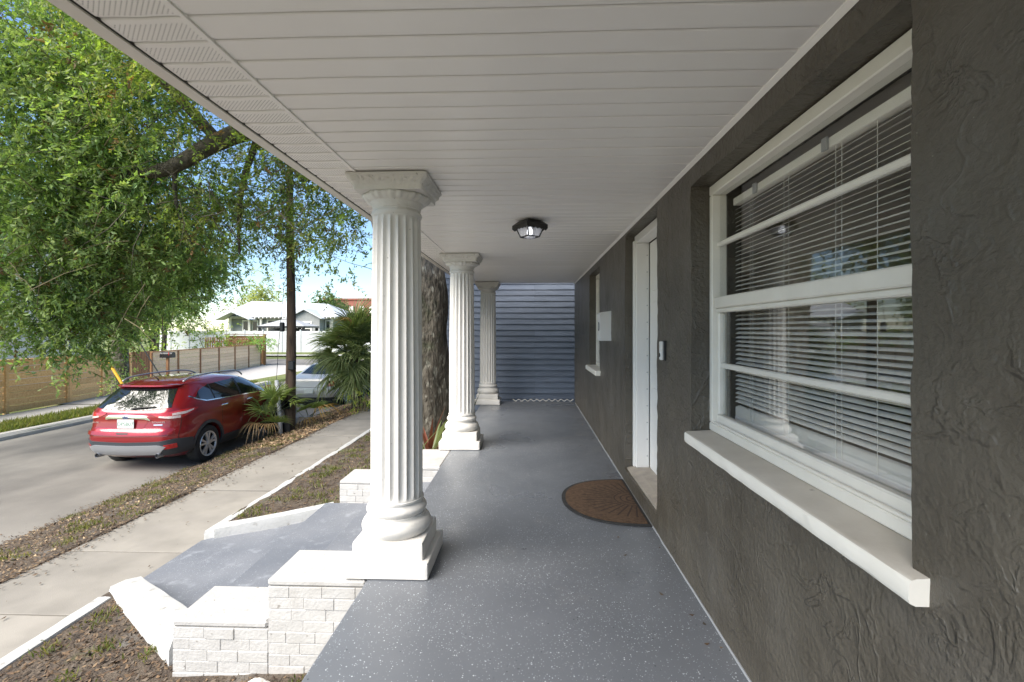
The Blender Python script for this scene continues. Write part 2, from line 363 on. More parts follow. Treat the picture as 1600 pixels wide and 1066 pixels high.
# concrete, road, soil
M['sidewalk']=overlay(overlay(mat('sidewalk',(.205,.190,.165),(.265,.245,.213),sc=2.5,rough=.9,bump=.4,bsc=120,dist=.004,rnd=.07,detail=10),(.20,.185,.165),1.6,.54,.72,amount=.55,detail=8),(.12,.10,.08),34,.73,.76,amount=.8)
M['road']=overlay(overlay(mat('road',(.165,.153,.137),(.215,.200,.178),sc=1.2,rough=.92,bump=.5,bsc=160,dist=.005,detail=12),(.072,.068,.064),.55,.50,.70,amount=.7,detail=10,stretch=(1,.55,1)),(.36,.345,.32),90,.64,.72,amount=.5)
M['concrete']=overlay(mat('concrete',(.40,.38,.35),(.47,.45,.42),sc=3,rough=.9,bump=.3,bsc=90,dist=.004),(.22,.20,.18),3,.55,.75,amount=.5,detail=8)
m=mat('ground',(.052,.038,.028),(.11,.085,.061),sc=9,rough=1,bump=.9,bsc=55,dist=.03,detail=10)
M['soil']=overlay(overlay(m,(.145,.137,.125),3.0,.56,.70,amount=.7,detail=8),(.11,.125,.035),2.3,.60,.70,amount=.6,detail=9)
M['lawn']=overlay(mat('lawn',(.10,.13,.035),(.17,.19,.06),sc=1.3,rough=1,bump=.9,bsc=60,dist=.03,detail=10),(.22,.18,.10),.6,.58,.72,amount=.6,detail=8)

# door mat
m=mat('coir',(.060,.033,.018),(.105,.062,.034),sc=40,rough=1,bump=.8,bsc=180,dist=.004); n=m.node_tree.nodes; l=m.node_tree.links; b=n['Principled BSDF']
tc=n.new('ShaderNodeTexCoord'); sp=n.new('ShaderNodeSeparateXYZ'); l.new(tc.outputs['Object'],sp.inputs[0])
X=mth('MULTIPLY',sp.outputs[0],-1.0); Y=mth('MULTIPLY',sp.outputs[1],1.12)
ang=mth('ARCTAN2',Y,X); rad=mth('SQRT',mth('ADD',mth('MULTIPLY',X,X),mth('MULTIPLY',Y,Y)))
ray=mth('LESS_THAN',mth('ABSOLUTE',mth('SUBTRACT',mth('FRACT',mth('MULTIPLY',ang,19/math.pi)),.5)),mth('DIVIDE',.045,rad))
ray=mth('MULTIPLY',ray,mth('MULTIPLY',mth('GREATER_THAN',rad,.20),mth('LESS_THAN',rad,.47)))
ring=mth('LESS_THAN',mth('ABSOLUTE',mth('SUBTRACT',mth('FRACT',mth('MULTIPLY',rad,19)),.5)),.14)
ring=mth('MULTIPLY',ring,mth('LESS_THAN',rad,.20))
pat=mth('MINIMUM',mth('ADD',ray,ring),1)
mxn=n.new('ShaderNodeMix'); mxn.data_type='RGBA'; l.new(mth('MULTIPLY',pat,.85),mxn.inputs[0]); l.new(b.inputs['Base Color'].links[0].from_socket,mxn.inputs[6]); mxn.inputs[7].default_value=(.03,.017,.010,1)
l.new(mxn.outputs[2],b.inputs['Base Color']); M['coir']=m

# ------------------------------------------------------------------ setting: ground, road, walks
def sstep(a,b,x):
    t=min(1,max(0,(x-a)/(b-a))); return t*t*(3-2*t)
SW_N,SW_F,RD_N,RD_F=-3.46,-4.68,-6.39,-12.42
def gz(x,y,fine=True):
    n = mnoise.noise(Vector((x*1.7,y*1.7,0)))*.022+mnoise.noise(Vector((x*6,y*6,3)))*.010 if fine else 0
    if x>SW_N:
        t=min(1,max(0,(x+3.47)/1.13))
        if 3.98-.78*t-.04<y<4.93+.57*t+.06 and x<-.9: return -.95
        z=-.55-.12*min(1,max(0,(-x-1)/2.4))
        if x>-.95: z=-.6
        if x>-3.62: z+=n
    elif x>SW_F: z=-.86
    elif x>RD_N:
        t=(SW_F-x)/(SW_F-RD_N); z=-.745-.375*(t*.75+.25*t*t)+n
    elif x>RD_F: z=-1.22
    elif x>-13.9: z=-1.02+n
    else: z=-1.07
    if y>30: z=z+(-1.24-z)*sstep(30,33,y)
    if y>40: z=z+(-.86+1.24)*sstep(41,50,y)
    return z
xs=[-600,-300,-150,-90,-60,-45,-36,-30,-26,-23,-21,-19,-17.5,-16,-15,-14.2,-13.9]+[-13.8+.2*i for i in range(7)]+[-12.43,-12.40,-6.42,-6.38]
xs+=list(np.arange(-6.3,-4.70,.09))+[-4.68,-4.66,-3.50,-3.45]+list(np.arange(-3.38,-.9,.08))+[-.9,0,1.2,5,12,30,80,200,600]
ys=[-200,-60,-25,-12,-6,-3,-1]+list(np.arange(0,2.96,.08))+[3.0,3.04]+list(np.arange(3.1,5.6,.07))+[5.6]+list(np.arange(5.7,12,.1))+list(np.arange(12,18,.25))+list(np.arange(18,30,1.0))+[30,31,32,33,36,40,41,43,46,50,56,65,80,110,160,260,420,700]
v=[(x,y,gz(x,y)) for y in ys for x in xs]; nx=len(xs)
f=[(j*nx+i,j*nx+i+1,(j+1)*nx+i+1,(j+1)*nx+i) for j in range(len(ys)-1) for i in range(nx-1)]
me=mk('ground',v,f,M['soil'],True); me.materials.append(M['lawn'])
for p in me.polygons:
    c=p.center
    if c.x<-12.3 or c.y>24 or c.x>2: p.material_index=1
tag(link('ground',me),kind='structure')

mb=MB()
N=8
rx=[RD_N-(RD_N-RD_F)*i/N for i in range(N+1)]
ry=[-40]+list(np.arange(-6,37,1.0))
vv=[(x+(.03*mnoise.noise(Vector((0,y*1.3,5))) if i==0 else 0),y,-1.13+.05*math.sin(math.pi*i/N)) for y in ry for i,x in enumerate(rx)]
ff=[(j*(N+1)+i,j*(N+1)+i+1,(j+1)*(N+1)+i+1,(j+1)*(N+1)+i) for j in range(len(ry)-1) for i in range(N)]
mb.add(vv,ff); tag(mb.build('road',M['road'],smooth=True),kind='structure')
mb=MB(); mb.add([(-120,33.2,-1.06),(40,33.2,-1.06),(40,40.5,-1.06),(-120,40.5,-1.06)],[(0,1,2,3)]); tag(mb.build('cross_street',M['road']),kind='structure')
mb=MB(); mb.add([(-120,44.3,-.98),(40,44.3,-.98),(40,45.6,-.94),(-120,45.6,-.94)],[(0,1,2,3)]); tag(mb.build('far_pavement',M['concrete']),kind='structure')
mb=MB(); mb.prism([(RD_F+.03,-1.20),(RD_F+.02,-1.05),(RD_F-.06,-.985),(RD_F-.22,-.98),(RD_F-.30,-1.0),(RD_F-.30,-1.25)],-20,22.5)
tag(mb.build('far_kerb',M['concrete']),kind='structure')
mb=MB(); mb.add([(-16.1,15.6,-1.03),(-13.9,15.6,-1.03),(-12.7,24,-1.03),(-12.7,33.3,-1.045),(-19,33.3,-1.045)],[(0,1,2,3,4)])
mb.add([(-15.2,-4,-1.035),(-13.75,-4,-1.035),(-13.75,15.5,-1.035),(-15.6,15.5,-1.035)],[(0,1,2,3)])
tag(mb.build('far_driveway',M['concrete']),kind='structure')

# sidewalk of separate slabs
sw=thing('sidewalk',None,None); sw['kind']='structure'
joints=[-3,-1.2,.6,2.4,3.62,4.68,6.52,8.3,9.95,11.6,13.3,15,17,19,21,23,25,27,30]
for a,b_ in zip(joints[:-1],joints[1:]):
    dz=random.uniform(-.010,.010); tl=random.uniform(-.006,.006)
    mb=MB(); mb.cbox(SW_F+.005,SW_N-.0,a+.010,b_-.010,-.86,-.75+dz,.003)
    mb.v=[(p[0],p[1],p[2]+tl*(p[1]-a)) for p in mb.v]
    mb.build('paving_slab',M['sidewalk'],sw)

# white painted kerbs edging the beds
def kerb(name,label,pts,w,h,matn=M['white_curb'],group=None):
    "rounded strip along pts (x,y,ztop)"
    v=[];f=[]; out=[]
    P=[]
    for a,b_ in zip(pts[:-1],pts[1:]):
        L=math.dist(a[:2],b_[:2]); k=max(2,int(L/.12))
        for i in range(k): P.append([a[q]+(b_[q]-a[q])*i/k for q in range(3)])
    P.append(list(pts[-1])); prof=[(-1,-1),(-1,-.18),(-.8,0),(0,.04),(.8,0),(1,-.18),(1,-1)]
    for i,p in enumerate(P):
        q0=P[max(i-1,0)]; q1=P[min(i+1,len(P)-1)]; tx,ty=q1[0]-q0[0],q1[1]-q0[1]; L=math.hypot(tx,ty); nx_,ny_=-ty/L,tx/L
        for (a,b_) in prof:
            j=mnoise.noise(Vector((p[0]*4+a,p[1]*4,b_)))*.010
            v.append((p[0]+nx_*(a*w/2+j),p[1]+ny_*(a*w/2+j),p[2]+(b_*h if b_<0 else b_*h)+j*.7))
    k=len(prof)
    for i in range(len(P)-1):
        for q in range(k): f.append((i*k+q,i*k+(q+1)%k,(i+1)*k+(q+1)%k,(i+1)*k+q))
    f+= [tuple(range(k)),tuple((len(P)-1)*k+q for q in range(k-1,-1,-1))]
    mb=MB(); mb.add(v,f); o=mb.build(name,matn,smooth=True,angle=50)
    return tag(o,label,'kerb',group)
kerb('bed_kerb','white painted kerb between the near bed and the sidewalk',[(-3.35,-2,-.655),(-3.38,1.5,-.655),(-3.40,3.70,-.655)],.13,.22)
kerb('bed_kerb','long white painted kerb running from the walkway to the palm',[(-3.42,4.98,-.665),(-3.40,6.5,-.665),(-3.41,9,-.665),(-3.43,14,-.665)],.12,.22)
kerb('walkway_kerb','wide white kerb slanting from the sidewalk to the near brick cheek wall',[(-3.40,3.90,-.635),(-2.17,2.99,-.44)],.25,.42)
kerb('walkway_kerb','white kerb slanting from the sidewalk to the small far brick block',[(-3.38,5.02,-.635),(-2.30,5.53,-.56)],.16,.40)

# painted walkway and steps
ws=MB(); k=14
vv=[];ff=[]
for i in range(k+1):
    t=i/k; x=-3.47+t*(3.47-2.34); z=-.745+.06*t+.006*math.sin(t*9)
    ya=3.98+( 3.20-3.98)*t; yb=4.93+(5.50-4.93)*t
    for j in range(9): vv.append((x,ya+(yb-ya)*j/8,z))
for i in range(k):
    for j in range(8): ff.append((i*9+j,i*9+j+1,(i+1)*9+j+1,(i+1)*9+j))
ws.add(vv,ff); tag(ws.build('walkway',M['step_paint'],smooth=True),kind='structure')
st=thing('front_steps',None,None,(-1.7,4.3,-.69)); st['kind']='structure'
for xf,zt in ((-2.37,-.52),(-1.72,-.35),(-1.34,-.175)):
    mb=MB(); mb.cbox(xf,-.965 if zt>-.2 else xf+.75,3.19,5.46,-.9,zt,.014); mb.build('step',M['step_paint'],st)

# porch floor slab
mb=MB(); mb.cbox(-.968,.98,-.75,9.90,-.75,0,.008)
tag(mb.build('porch_floor',M['epoxy']),kind='structure')
mb=MB(); mb.box(-.985,-.9695,-.74,9.88,-.75,-.05); tag(mb.build('porch_base',M['white_curb']),kind='structure')

# ------------------------------------------------------------------ porch ceiling
ce=thing('porch_ceiling',None,None,(0,4,2.44)); ce['kind']='structure'
ZC=2.44; P_=.1235
def soffit_mesh(name,x0,x1,matn):
    # cross-section along y: flat face, rolled nose, recessed groove
    pr=[(-.0612,.012),(-.0590,.004),(-.0560,.0008),(-.050,0),(.038,0),(.046,.0006),(.050,.002),(.0535,.0055),(.0612,.006)]
    xsn=[x0+(x1-x0)*i/6 for i in range(7)]
    v=[(x,y,z+(.0012*math.sin(i*1.7) if 0<i<6 else 0)) for i,x in enumerate(xsn) for y,z in pr]; k=len(pr)
    f=[(i*k+q,(i+1)*k+q,(i+1)*k+q+1,i*k+q+1) for i in range(6) for q in range(k-1)]
    return mk(name,v,f,matn,False)
sm_a=soffit_mesh('soffit_board',-1.036,.918,M['vinyl']); sm_b=soffit_mesh('vented_soffit_board',-.132,.132,M['vinyl_perf'])
nb=int((9.85+1.6)/P_)
y0=1.410-P_*16
for i in range(nb+1):
    y=y0+P_*(i+.5)
    if y>9.86: break
    link('soffit_board',sm_a,ce,(0,y,ZC+random.uniform(-.0012,.0012))); link('vented_soffit_board',sm_b,ce,(-1.182,y,ZC-.004))
ytop=y0+P_*(i)
mb=MB(); mb.box(-1.050,-1.037,y0,9.86,ZC-.008,ZC+.02); mb.build('joint_strip',M['vinyl'],ce)
mb=MB(); mb.box(-1.317,-1.311,y0,9.86,ZC-.006,ZC+.02); mb.build('dark_joint',M['roof_dark'],ce)
mb=MB(); mb.prism([(.915,ZC-.004),(.9335,ZC-.018),(.9335,ZC+.02),(.915,ZC+.02)],y0,9.86); mb.build('wall_moulding',M['vinyl'],ce)
# ------------------------------------------------------------------ the stucco house
house=thing('stucco_house','dark olive stucco house with white windows and a recessed white door','house',(.935,4,0))
mb=MB(); mb.box(-1.374,-1.3175,-.60,9.88,ZC-.012,ZC+.17); mb.build('fascia',M['fascia'],house)
mb=MB(); mb.add([(-1.42,-.62,ZC+.17),(5.6,-.62,ZC+1.7),(5.6,9.92,ZC+1.7),(-1.42,9.92,ZC+.17),(-1.42,-.62,ZC+.20),(5.6,-.62,ZC+1.74),(5.6,9.92,ZC+1.74),(-1.42,9.92,ZC+.20)],[(3,2,1,0),(4,5,6,7),(0,1,5,4),(1,2,6,5),(2,3,7,6),(3,0,4,7)])
mb.box(-1.31,5.5,-.60,9.88,ZC+.03,ZC+.10)
mb.build('roof',M['roof_dark'],house)
OPEN=[(1.20,2.79,.90,2.315),(3.52,4.69,.13,2.40),(6.38,7.46,.93,2.33)]
yb=sorted(set([-.55,-.4,-.3]+[round(q,4) for q in np.arange(-.2,3.3,.024)]+[round(q,4) for q in np.arange(3.3,9.9,.06)]+[9.88]+[o[0] for o in OPEN]+[o[1] for o in OPEN]))
zb=sorted(set([-.3]+[round(q,4) for q in np.arange(-.02,2.5,.024)]+[o[2] for o in OPEN]+[o[3] for o in OPEN]))
def dedupe(a,keep,eps=.011):
    r=[]
    for q in a:
        if q in keep: 
            while r and q-r[-1]<eps and r[-1] not in keep: r.pop()
            r.append(q)
        elif not r or q-r[-1]>=eps: r.append(q)
    return r
yb=dedupe(yb,set(sum(([o[0],o[1]] for o in OPEN),[]))); zb=dedupe(zb,set(sum(([o[2],o[3]] for o in OPEN),[])))
def inside(y,z): return any(o[0]<y<o[1] and o[2]<z<o[3] for o in OPEN)
def relief(y,z):
    n1=mnoise.noise(Vector((y*2.1,z*2.1,1)))*.006
    n2=mnoise.fractal(Vector((y*10,z*10,4)),.9,2.2,4)*.0030
    r=1-abs(mnoise.noise(Vector((y*5+.8*mnoise.noise(Vector((y*3,z*3,2))),z*5+.8*mnoise.noise(Vector((y*3,z*3,6))),8))))
    return n1+n2-.006*(max(0,r-.78)/.22)*max(0,.4+mnoise.noise(Vector((y*1.6,z*1.6,11))))
bm=bmesh.new(); gv={}
for i,y in enumerate(yb):
    for j,z in enumerate(zb):
        e=max(0,1-max(0,z-2.36)/.05) if z>2.36 else 1
        jy=mnoise.noise(Vector((3,y*9,z*22)))*.0026; jz=mnoise.noise(Vector((7,y*22,z*9)))*.003
        gv[i,j]=bm.verts.new((.935+relief(y,z)*min(1,e+.2),y+jy,z+jz))
for i in range(len(yb)-1):
    for j in range(len(zb)-1):
        if not inside((yb[i]+yb[i+1])/2,(zb[j]+zb[j+1])/2): bm.faces.new((gv[i,j],gv[i,j+1],gv[i+1,j+1],gv[i+1,j]))
loose=[q for q in bm.verts if not q.link_faces]; bmesh.ops.delete(bm,geom=loose,context='VERTS')
ed=[e for e in bm.edges if e.is_boundary]
ret=bmesh.ops.extrude_edge_only(bm,edges=ed)
for q in ret['geom']:
    if isinstance(q,bmesh.types.BMVert): q.co.x=1.22
bmesh.ops.recalc_face_normals(bm,faces=bm.faces)
for q in bm.verts: q.co-=Vector((.935,4,0))
me=bpy.data.meshes.new('wall'); bm.to_mesh(me); bm.free(); me.materials.append(M['stucco']); me.shade_smooth()
try: me.set_sharp_from_angle(angle=R(55))
except Exception: pass
link('wall',me,house)
# rooms behind the windows and the house's other outer walls
mb=MB()
for (ya,yb_) in ((.2,3.3),(5.6,8.4)):
    mb=MB(); x0,x1,z0,z1=1.225,4.6,.1,2.43
    q=[(x0,ya,z0),(x1,ya,z0),(x1,yb_,z0),(x0,yb_,z0),(x0,ya,z1),(x1,ya,z1),(x1,yb_,z1),(x0,yb_,z1)]
    mb.add(q,[(0,1,2,3),(7,6,5,4),(0,4,5,1),(1,5,6,2),(2,6,7,3)])
    mb.build('room_lining',M['room'],house,fix=False)
mb=MB(); mb.box(1.23,5.0,9.74,9.88,-.7,ZC); mb.box(1.23,5.0,-.55,-.42,-.7,ZC); mb.box(4.9,5.0,-.42,9.74,-.7,ZC); mb.build('outer_wall',M['stucco'],house)
# small paint seam along the floor edge
mb=MB(); mb.tube([(.932+.006*mnoise.noise(Vector((0,y*5,0))),y,.003) for y in np.arange(-.5,9.8,.12)],.007,6); mb.build('paint_seam',mat('seam_paint',(.30,.31,.32),rough=.6),house)

# --- big window
def frame_bar(p,name,x0,x1,y0,y1,z0,z1,c=.006,m=None):
    b_=MB(); b_.cbox(x0,x1,y0,y1,z0,z1,c); return b_.build(name,m or M['white_trim'],p)
OY0,OY1,OZ0,OZ1=1.205,2.785,.915,2.31
b_=MB()
b_.cbox(1.035,1.12,OY0,OY1,OZ1-.055,OZ1,.005); b_.cbox(1.035,1.12,OY0,OY1,OZ0,OZ0+.045,.005)
b_.cbox(1.036,1.12,OY0,OY0+.04,OZ0+.046,OZ1-.056,.005); b_.cbox(1.036,1.12,OY1-.04,OY1,OZ0+.046,OZ1-.056,.005)
win=b_.build('window',M['white_trim'],house)
ia,ib=OY0+.042,OY1-.042
frame_bar(win,'meeting_rail',1.046,1.105,ia,ib,1.610,1.672)
frame_bar(win,'meeting_rail',1.058,1.10,ia,ib,1.585,1.609)
frame_bar(win,'glazing_bar',1.062,1.095,ia,ib,1.958,1.984)
frame_bar(win,'glazing_bar',1.070,1.103,ia+.026,ib-.026,1.275,1.303)
frame_bar(win,'sash_rail',1.062,1.105,ia,ib,.962,1.010)
frame_bar(win,'sash_stile',1.064,1.105,ib-.026,ib-.0,1.011,1.584)
frame_bar(win,'sash_stile',1.064,1.105,ia,ia+.026,1.011,1.584)
frame_bar(win,'bead',1.040,1.055,ia,ib,.9605,.972,.003)
for z0,z1,xo in ((1.984,2.254,1.078),(1.673,1.957,1.078),(1.304,1.584,1.086),(1.011,1.274,1.086)):
    b_=MB(); b_.box(xo,xo+.003,ia+.004,ib-.004,z0,z1); b_.build('pane',M['glass'],win)
# sill with rounded worn nose
mb=MB(); prof=[(.905,.84),(.893,.846),(.889,.856),(.889,.893),(.894,.901),(.905,.905),(1.05,.914),(1.12,.914),(1.12,.84)]
ysn=list(np.arange(1.150,2.775,.03))+[2.775]
vv=[(x+(.0035*mnoise.noise(Vector((x*20,y*11,z*20))) if x<1 else 0),y,z+(.002*mnoise.noise(Vector((x*9,y*7,z*30+4))))) for y in ysn for x,z in prof]; k=len(prof)
ff=[(i*k+q,i*k+(q+1)%k,(i+1)*k+(q+1)%k,(i+1)*k+q) for i in range(len(ysn)-1) for q in range(k)]+[tuple(range(k)),tuple((len(ysn)-1)*k+q for q in range(k-1,-1,-1))]
mb.add(vv,ff); so=mb.build('window_sill',M['sill'],house,angle=40)
so.data.materials.append(M['white_trim'])
for p in so.data.polygons:
    if p.index>=(len(ysn)-1)*k or p.index%k<4 or p.index%k==k-1: p.material_index=1
# --- blind inside the big window
bl=thing('venetian_blind','white venetian blind hanging open inside the large near window','blind',(1.165,2.0,1.0))
mb=MB(); mb.cbox(1.145,1.185,ia+.02,ib-.02,2.185,2.225,.003); mb.build('headrail',M['blind'],bl)
pr=[(-.0150,-.0018),(-.0075,.0006),(0,.0013),(.0075,.0006),(.0150,-.0018)]
v=[(x,y,z) for y in (ia+.03,ib-.03) for x,z in pr]; f=[(q,q+1,6+q,5+q) for q in range(4)]
sl=mk('slat',v,f,M['blind'],True); sl2=[]
v=[(p[0]*math.cos(R(24))-p[2]*math.sin(R(24)),p[1]-2.0,p[0]*math.sin(R(24))+p[2]*math.cos(R(24))) for p in v]
slm=mk('slat',v,f,M['blind'],True)
z=2.165; k=0
while z>1.075:
    o=link('slat',slm,bl,(1.165,2.0,z)); o.rotation_euler=(R(random.uniform(-.10,.10)),R(random.uniform(-3,3)),0); z-=.0238; k+=1
for i in range(9): link('slat',slm,bl,(1.165,2.0,1.062-.0052*i))
mb=MB(); mb.cbox(1.150,1.180,ia+.03,ib-.03,.985,1.010,.004); mb.build('bottom_rail',M['blind'],bl)
for yy in (1.42,1.62,1.80,1.835,2.16,2.20,2.50,2.53):
    mb=MB(); mb.tube([(1.151,yy,1.0),(1.151,yy,2.19)],.0012,5); mb.build('cord',M['blind'],bl)
for yy in (1.36,1.88,2.45):
    mb=MB(); mb.cbox(1.132,1.144,yy-.016,yy+.016,2.178,2.228,.002); mb.build('bracket',M['silver_plastic'],bl)

# --- small window by the mailbox
b_=MB(); y0_,y1_,z0_,z1_=6.385,7.455,.945,2.325
b_.cbox(1.035,1.10,y0_,y1_,z1_-.06,z1_,.005); b_.cbox(1.035,1.10,y0_,y1_,z0_,z0_+.05,.005); b_.cbox(1.036,1.10,y0_,y0_+.045,z0_+.051,z1_-.061,.005); b_.cbox(1.036,1.10,y1_-.045,y1_,z0_+.051,z1_-.061,.005)
b_.cbox(1.040,1.095,y0_+.046,y1_-.046,1.62,1.67,.004)
w2=b_.build('window',M['white_trim'],house)
for za,zc in ((.996,1.619),(1.671,2.264)):
    b_=MB(); b_.box(1.07,1.073,y0_+.047,y1_-.047,za,zc); b_.build('pane',M['glass'],w2)
b_=MB(); b_.cbox(.875,1.10,6.35,7.47,.872,.942,.010); b_.build('window_sill',M['white_trim'],house)
bl2=thing('venetian_blind','white blind inside the small window beyond the mailbox','blind',(1.15,6.9,1.0))
for i in range(44):
    b_=MB()
    if i==0: b_.cbox(1.13,1.17,6.45,7.39,2.23,2.26,.003); b_.build('headrail',M['blind'],bl2)
slm2=mk('slat',[(p[0],p[1]*.59,p[2]) for p in v],f,M['blind'],True)
for i in range(40): link('slat',slm2,bl2,(1.15,6.92,2.21-.0295*i))

# --- door
DY0,DY1,DZ0,DZ1=3.525,4.685,.135,2.395
b_=MB()
b_.cbox(1.025,1.150,DY1-.075,DY1,DZ0+.03,DZ1-.075,.006); b_.cbox(1.025,1.150,DY0,DY0+.075,DZ0+.03,DZ1-.075,.006); b_.cbox(1.024,1.150,DY0,DY1,DZ1-.074,DZ1,.006)
fr_=b_.build('door_frame',M['door_white'],house)
b_=MB(); b_.cbox(1.005,1.03,DY1-.05,DY1-.001,DZ0+.03,DZ1-.05,.006); b_.build('brick_mould',M['door_white'],fr_)
sc_=mk('screw',*(lambda mb:(mb.v,mb.f))(MB().lathe([(.006,0),(.006,.003)],(0,0,0),8)),M['silver_plastic'])
for i in range(13):
    o=link('screw',sc_,fr_,(1.128,DY1-.0752,.28+.16*i)); o.rotation_euler=(R(90),0,0)
b_=MB(); b_.cbox(1.152,1.195,DY0+.07,DY1-.080,DZ0+.035,DZ1-.08,.004); door=b_.build('door',M['door_white'],house)
for (za,zc) in ((.35,.95),(1.15,1.75),(1.85,2.2)):
    for (ya,yc) in ((DY0+.18,DY0+.52),(DY0+.62,DY0+.97)):
        b_=MB(); b_.cbox(1.146,1.160,ya,yc,za,zc,.006); b_.build('door_panel',M['door_white'],door)
b_=MB(); b_.lathe([(.012,-.05),(.012,-.03),(.027,-.026),(.03,-.01),(.022,0)],(1.15,DY0+.14,1.05),16,'x'); b_.build('door_knob',M['chrome'],door)
b_=MB(); b_.prism([(.955,.120),(.955,.150),(1.03,.165),(1.20,.172),(1.20,.12)],DY0+.005,DY1-.005); b_.build('threshold',M['threshold'],house)
# doorbell, mailbox
t=thing('doorbell','white video doorbell on the stucco between door and large window','doorbell',(.93,3.31,1.345))
b_=MB(); b_.cbox(.918,.938,3.285,3.335,1.278,1.412,.004); b_.build('back_plate',M['black_plastic'],t)
b_=MB(); b_.cbox(.896,.9175,3.287,3.333,1.280,1.410,.006); b_.build('housing',M['mailbox_white'],t)
b_=MB(); b_.lathe([(.013,-.003),(.013,.003)],(.895,3.31,1.315),18,'x'); b_.build('button',M['black_plastic'],t)
t=thing('wall_mailbox','white wall-mounted mailbox with dark oval emblem beside the small window','mailbox',(.93,5.60,1.36))
b_=MB(); b_.prism([(.935,1.36),(.815,1.36),(.812,1.375),(.812,1.655),(.835,1.685),(.935,1.70)],5.475,5.715); b_.build('body',M['mailbox_white'],t)
b_=MB(); b_.prism([(.935,1.702),(.834,1.689),(.806,1.662),(.806,1.615),(.811,1.615),(.811,1.657),(.836,1.683),(.935,1.696)],5.468,5.722); b_.build('lid',M['mailbox_white'],t)
b_=MB()
for r0,r1,x_ in ((.0,.042,.811),):
    pts=[(5.595+.036*math.cos(a),1.525+.052*math.sin(a)) for a in np.linspace(0,2*math.pi,24,endpoint=False)]
    b_.prism(pts,.807,.8115,'x')
b_.build('emblem',M['black_metal'],t)
b_=MB(); b_.prism([(5.595+.022*math.cos(a),1.525+.034*math.sin(a)) for a in np.linspace(0,2*math.pi,20,endpoint=False)],.805,.8068,'x'); b_.build('emblem_centre',M['silver_plastic'],t)

# ------------------------------------------------------------------ columns
def shaft_mesh():
    NF=20; S=8; n=NF*S; v=[]; f=[]
    zs=[.418,.425,.432,.440,.455,.475,.6,.9,1.2,1.5,1.8,2.0,2.155,2.175,2.190,2.197,2.205]
    for z in zs:
        t=(z-.42)/1.8; R0=.164-.014*t-.004*math.sin(math.pi*t)*-1
        d=0
        if .425<z<2.2:
            d=.016*min(1,((z-.425)/.05)**.5 if z<.475 else 1)*min(1,((2.2-z)/.045)**.5 if z>2.155 else 1)
        for k in range(n):
            a=2*math.pi*k/n; ph=(k%S)/S
            w=max(0,(1-((ph-.5)/.40)**2)) if abs(ph-.5)<.40 else 0
            r=R0-d*math.sqrt(w)+.0012*mnoise.noise(Vector((math.cos(a)*4,math.sin(a)*4,z*5)))
            v.append((r*math.cos(a),r*math.sin(a),z))
    for i in range(len(zs)-1):
        for k in range(n): f.append((i*n+k,i*n+(k+1)%n,(i+1)*n+(k+1)%n,(i+1)*n+k))
    me=mk('shaft',v,f,M['white_column'],True)
    try: me.set_sharp_from_angle(angle=R(48))
    except Exception: pass
    return me
def lmesh(name,prof,n=56,nf=0):
    mb=MB(); mb.lathe(prof,(0,0,0),n,cap=False)
    mb.v=[(x+.0015*mnoise.noise(Vector((x*9,y*9,z*9))),y+.0015*mnoise.noise(Vector((x*9,y*9,z*9+5))),z) for x,y,z in mb.v]
    me=mk(name,mb.v,mb.f,M['white_column'],True)
    try: me.set_sharp_from_angle(angle=R(50))
    except Exception: pass
    return me
def arc(r0,z0,r1,z1,bulge,n=7):
    return [(r0+(r1-r0)*i/n+bulge*math.sin(math.pi*i/n),z0+(z1-z0)*i/n) for i in range(n+1)]
base_me=lmesh('base',[(.18,.203)]+arc(.196,.206,.196,.300,.022)+[(.185,.303),(.178,.312),(.180,.322)]+arc(.172,.325,.172,.385,.018)+[(.166,.392),(.165,.402),(.170,.405),(.170,.417),(.160,.420)])
neck_me=lmesh('necking',[(.150,2.203)]+arc(.154,2.206,.154,2.238,.006,4)+[(.150,2.242),(.147,2.244),(.147,2.252),(.152,2.255),(.153,2.264),(.158,2.28),(.168,2.292),(.170,2.298),(.164,2.300)])
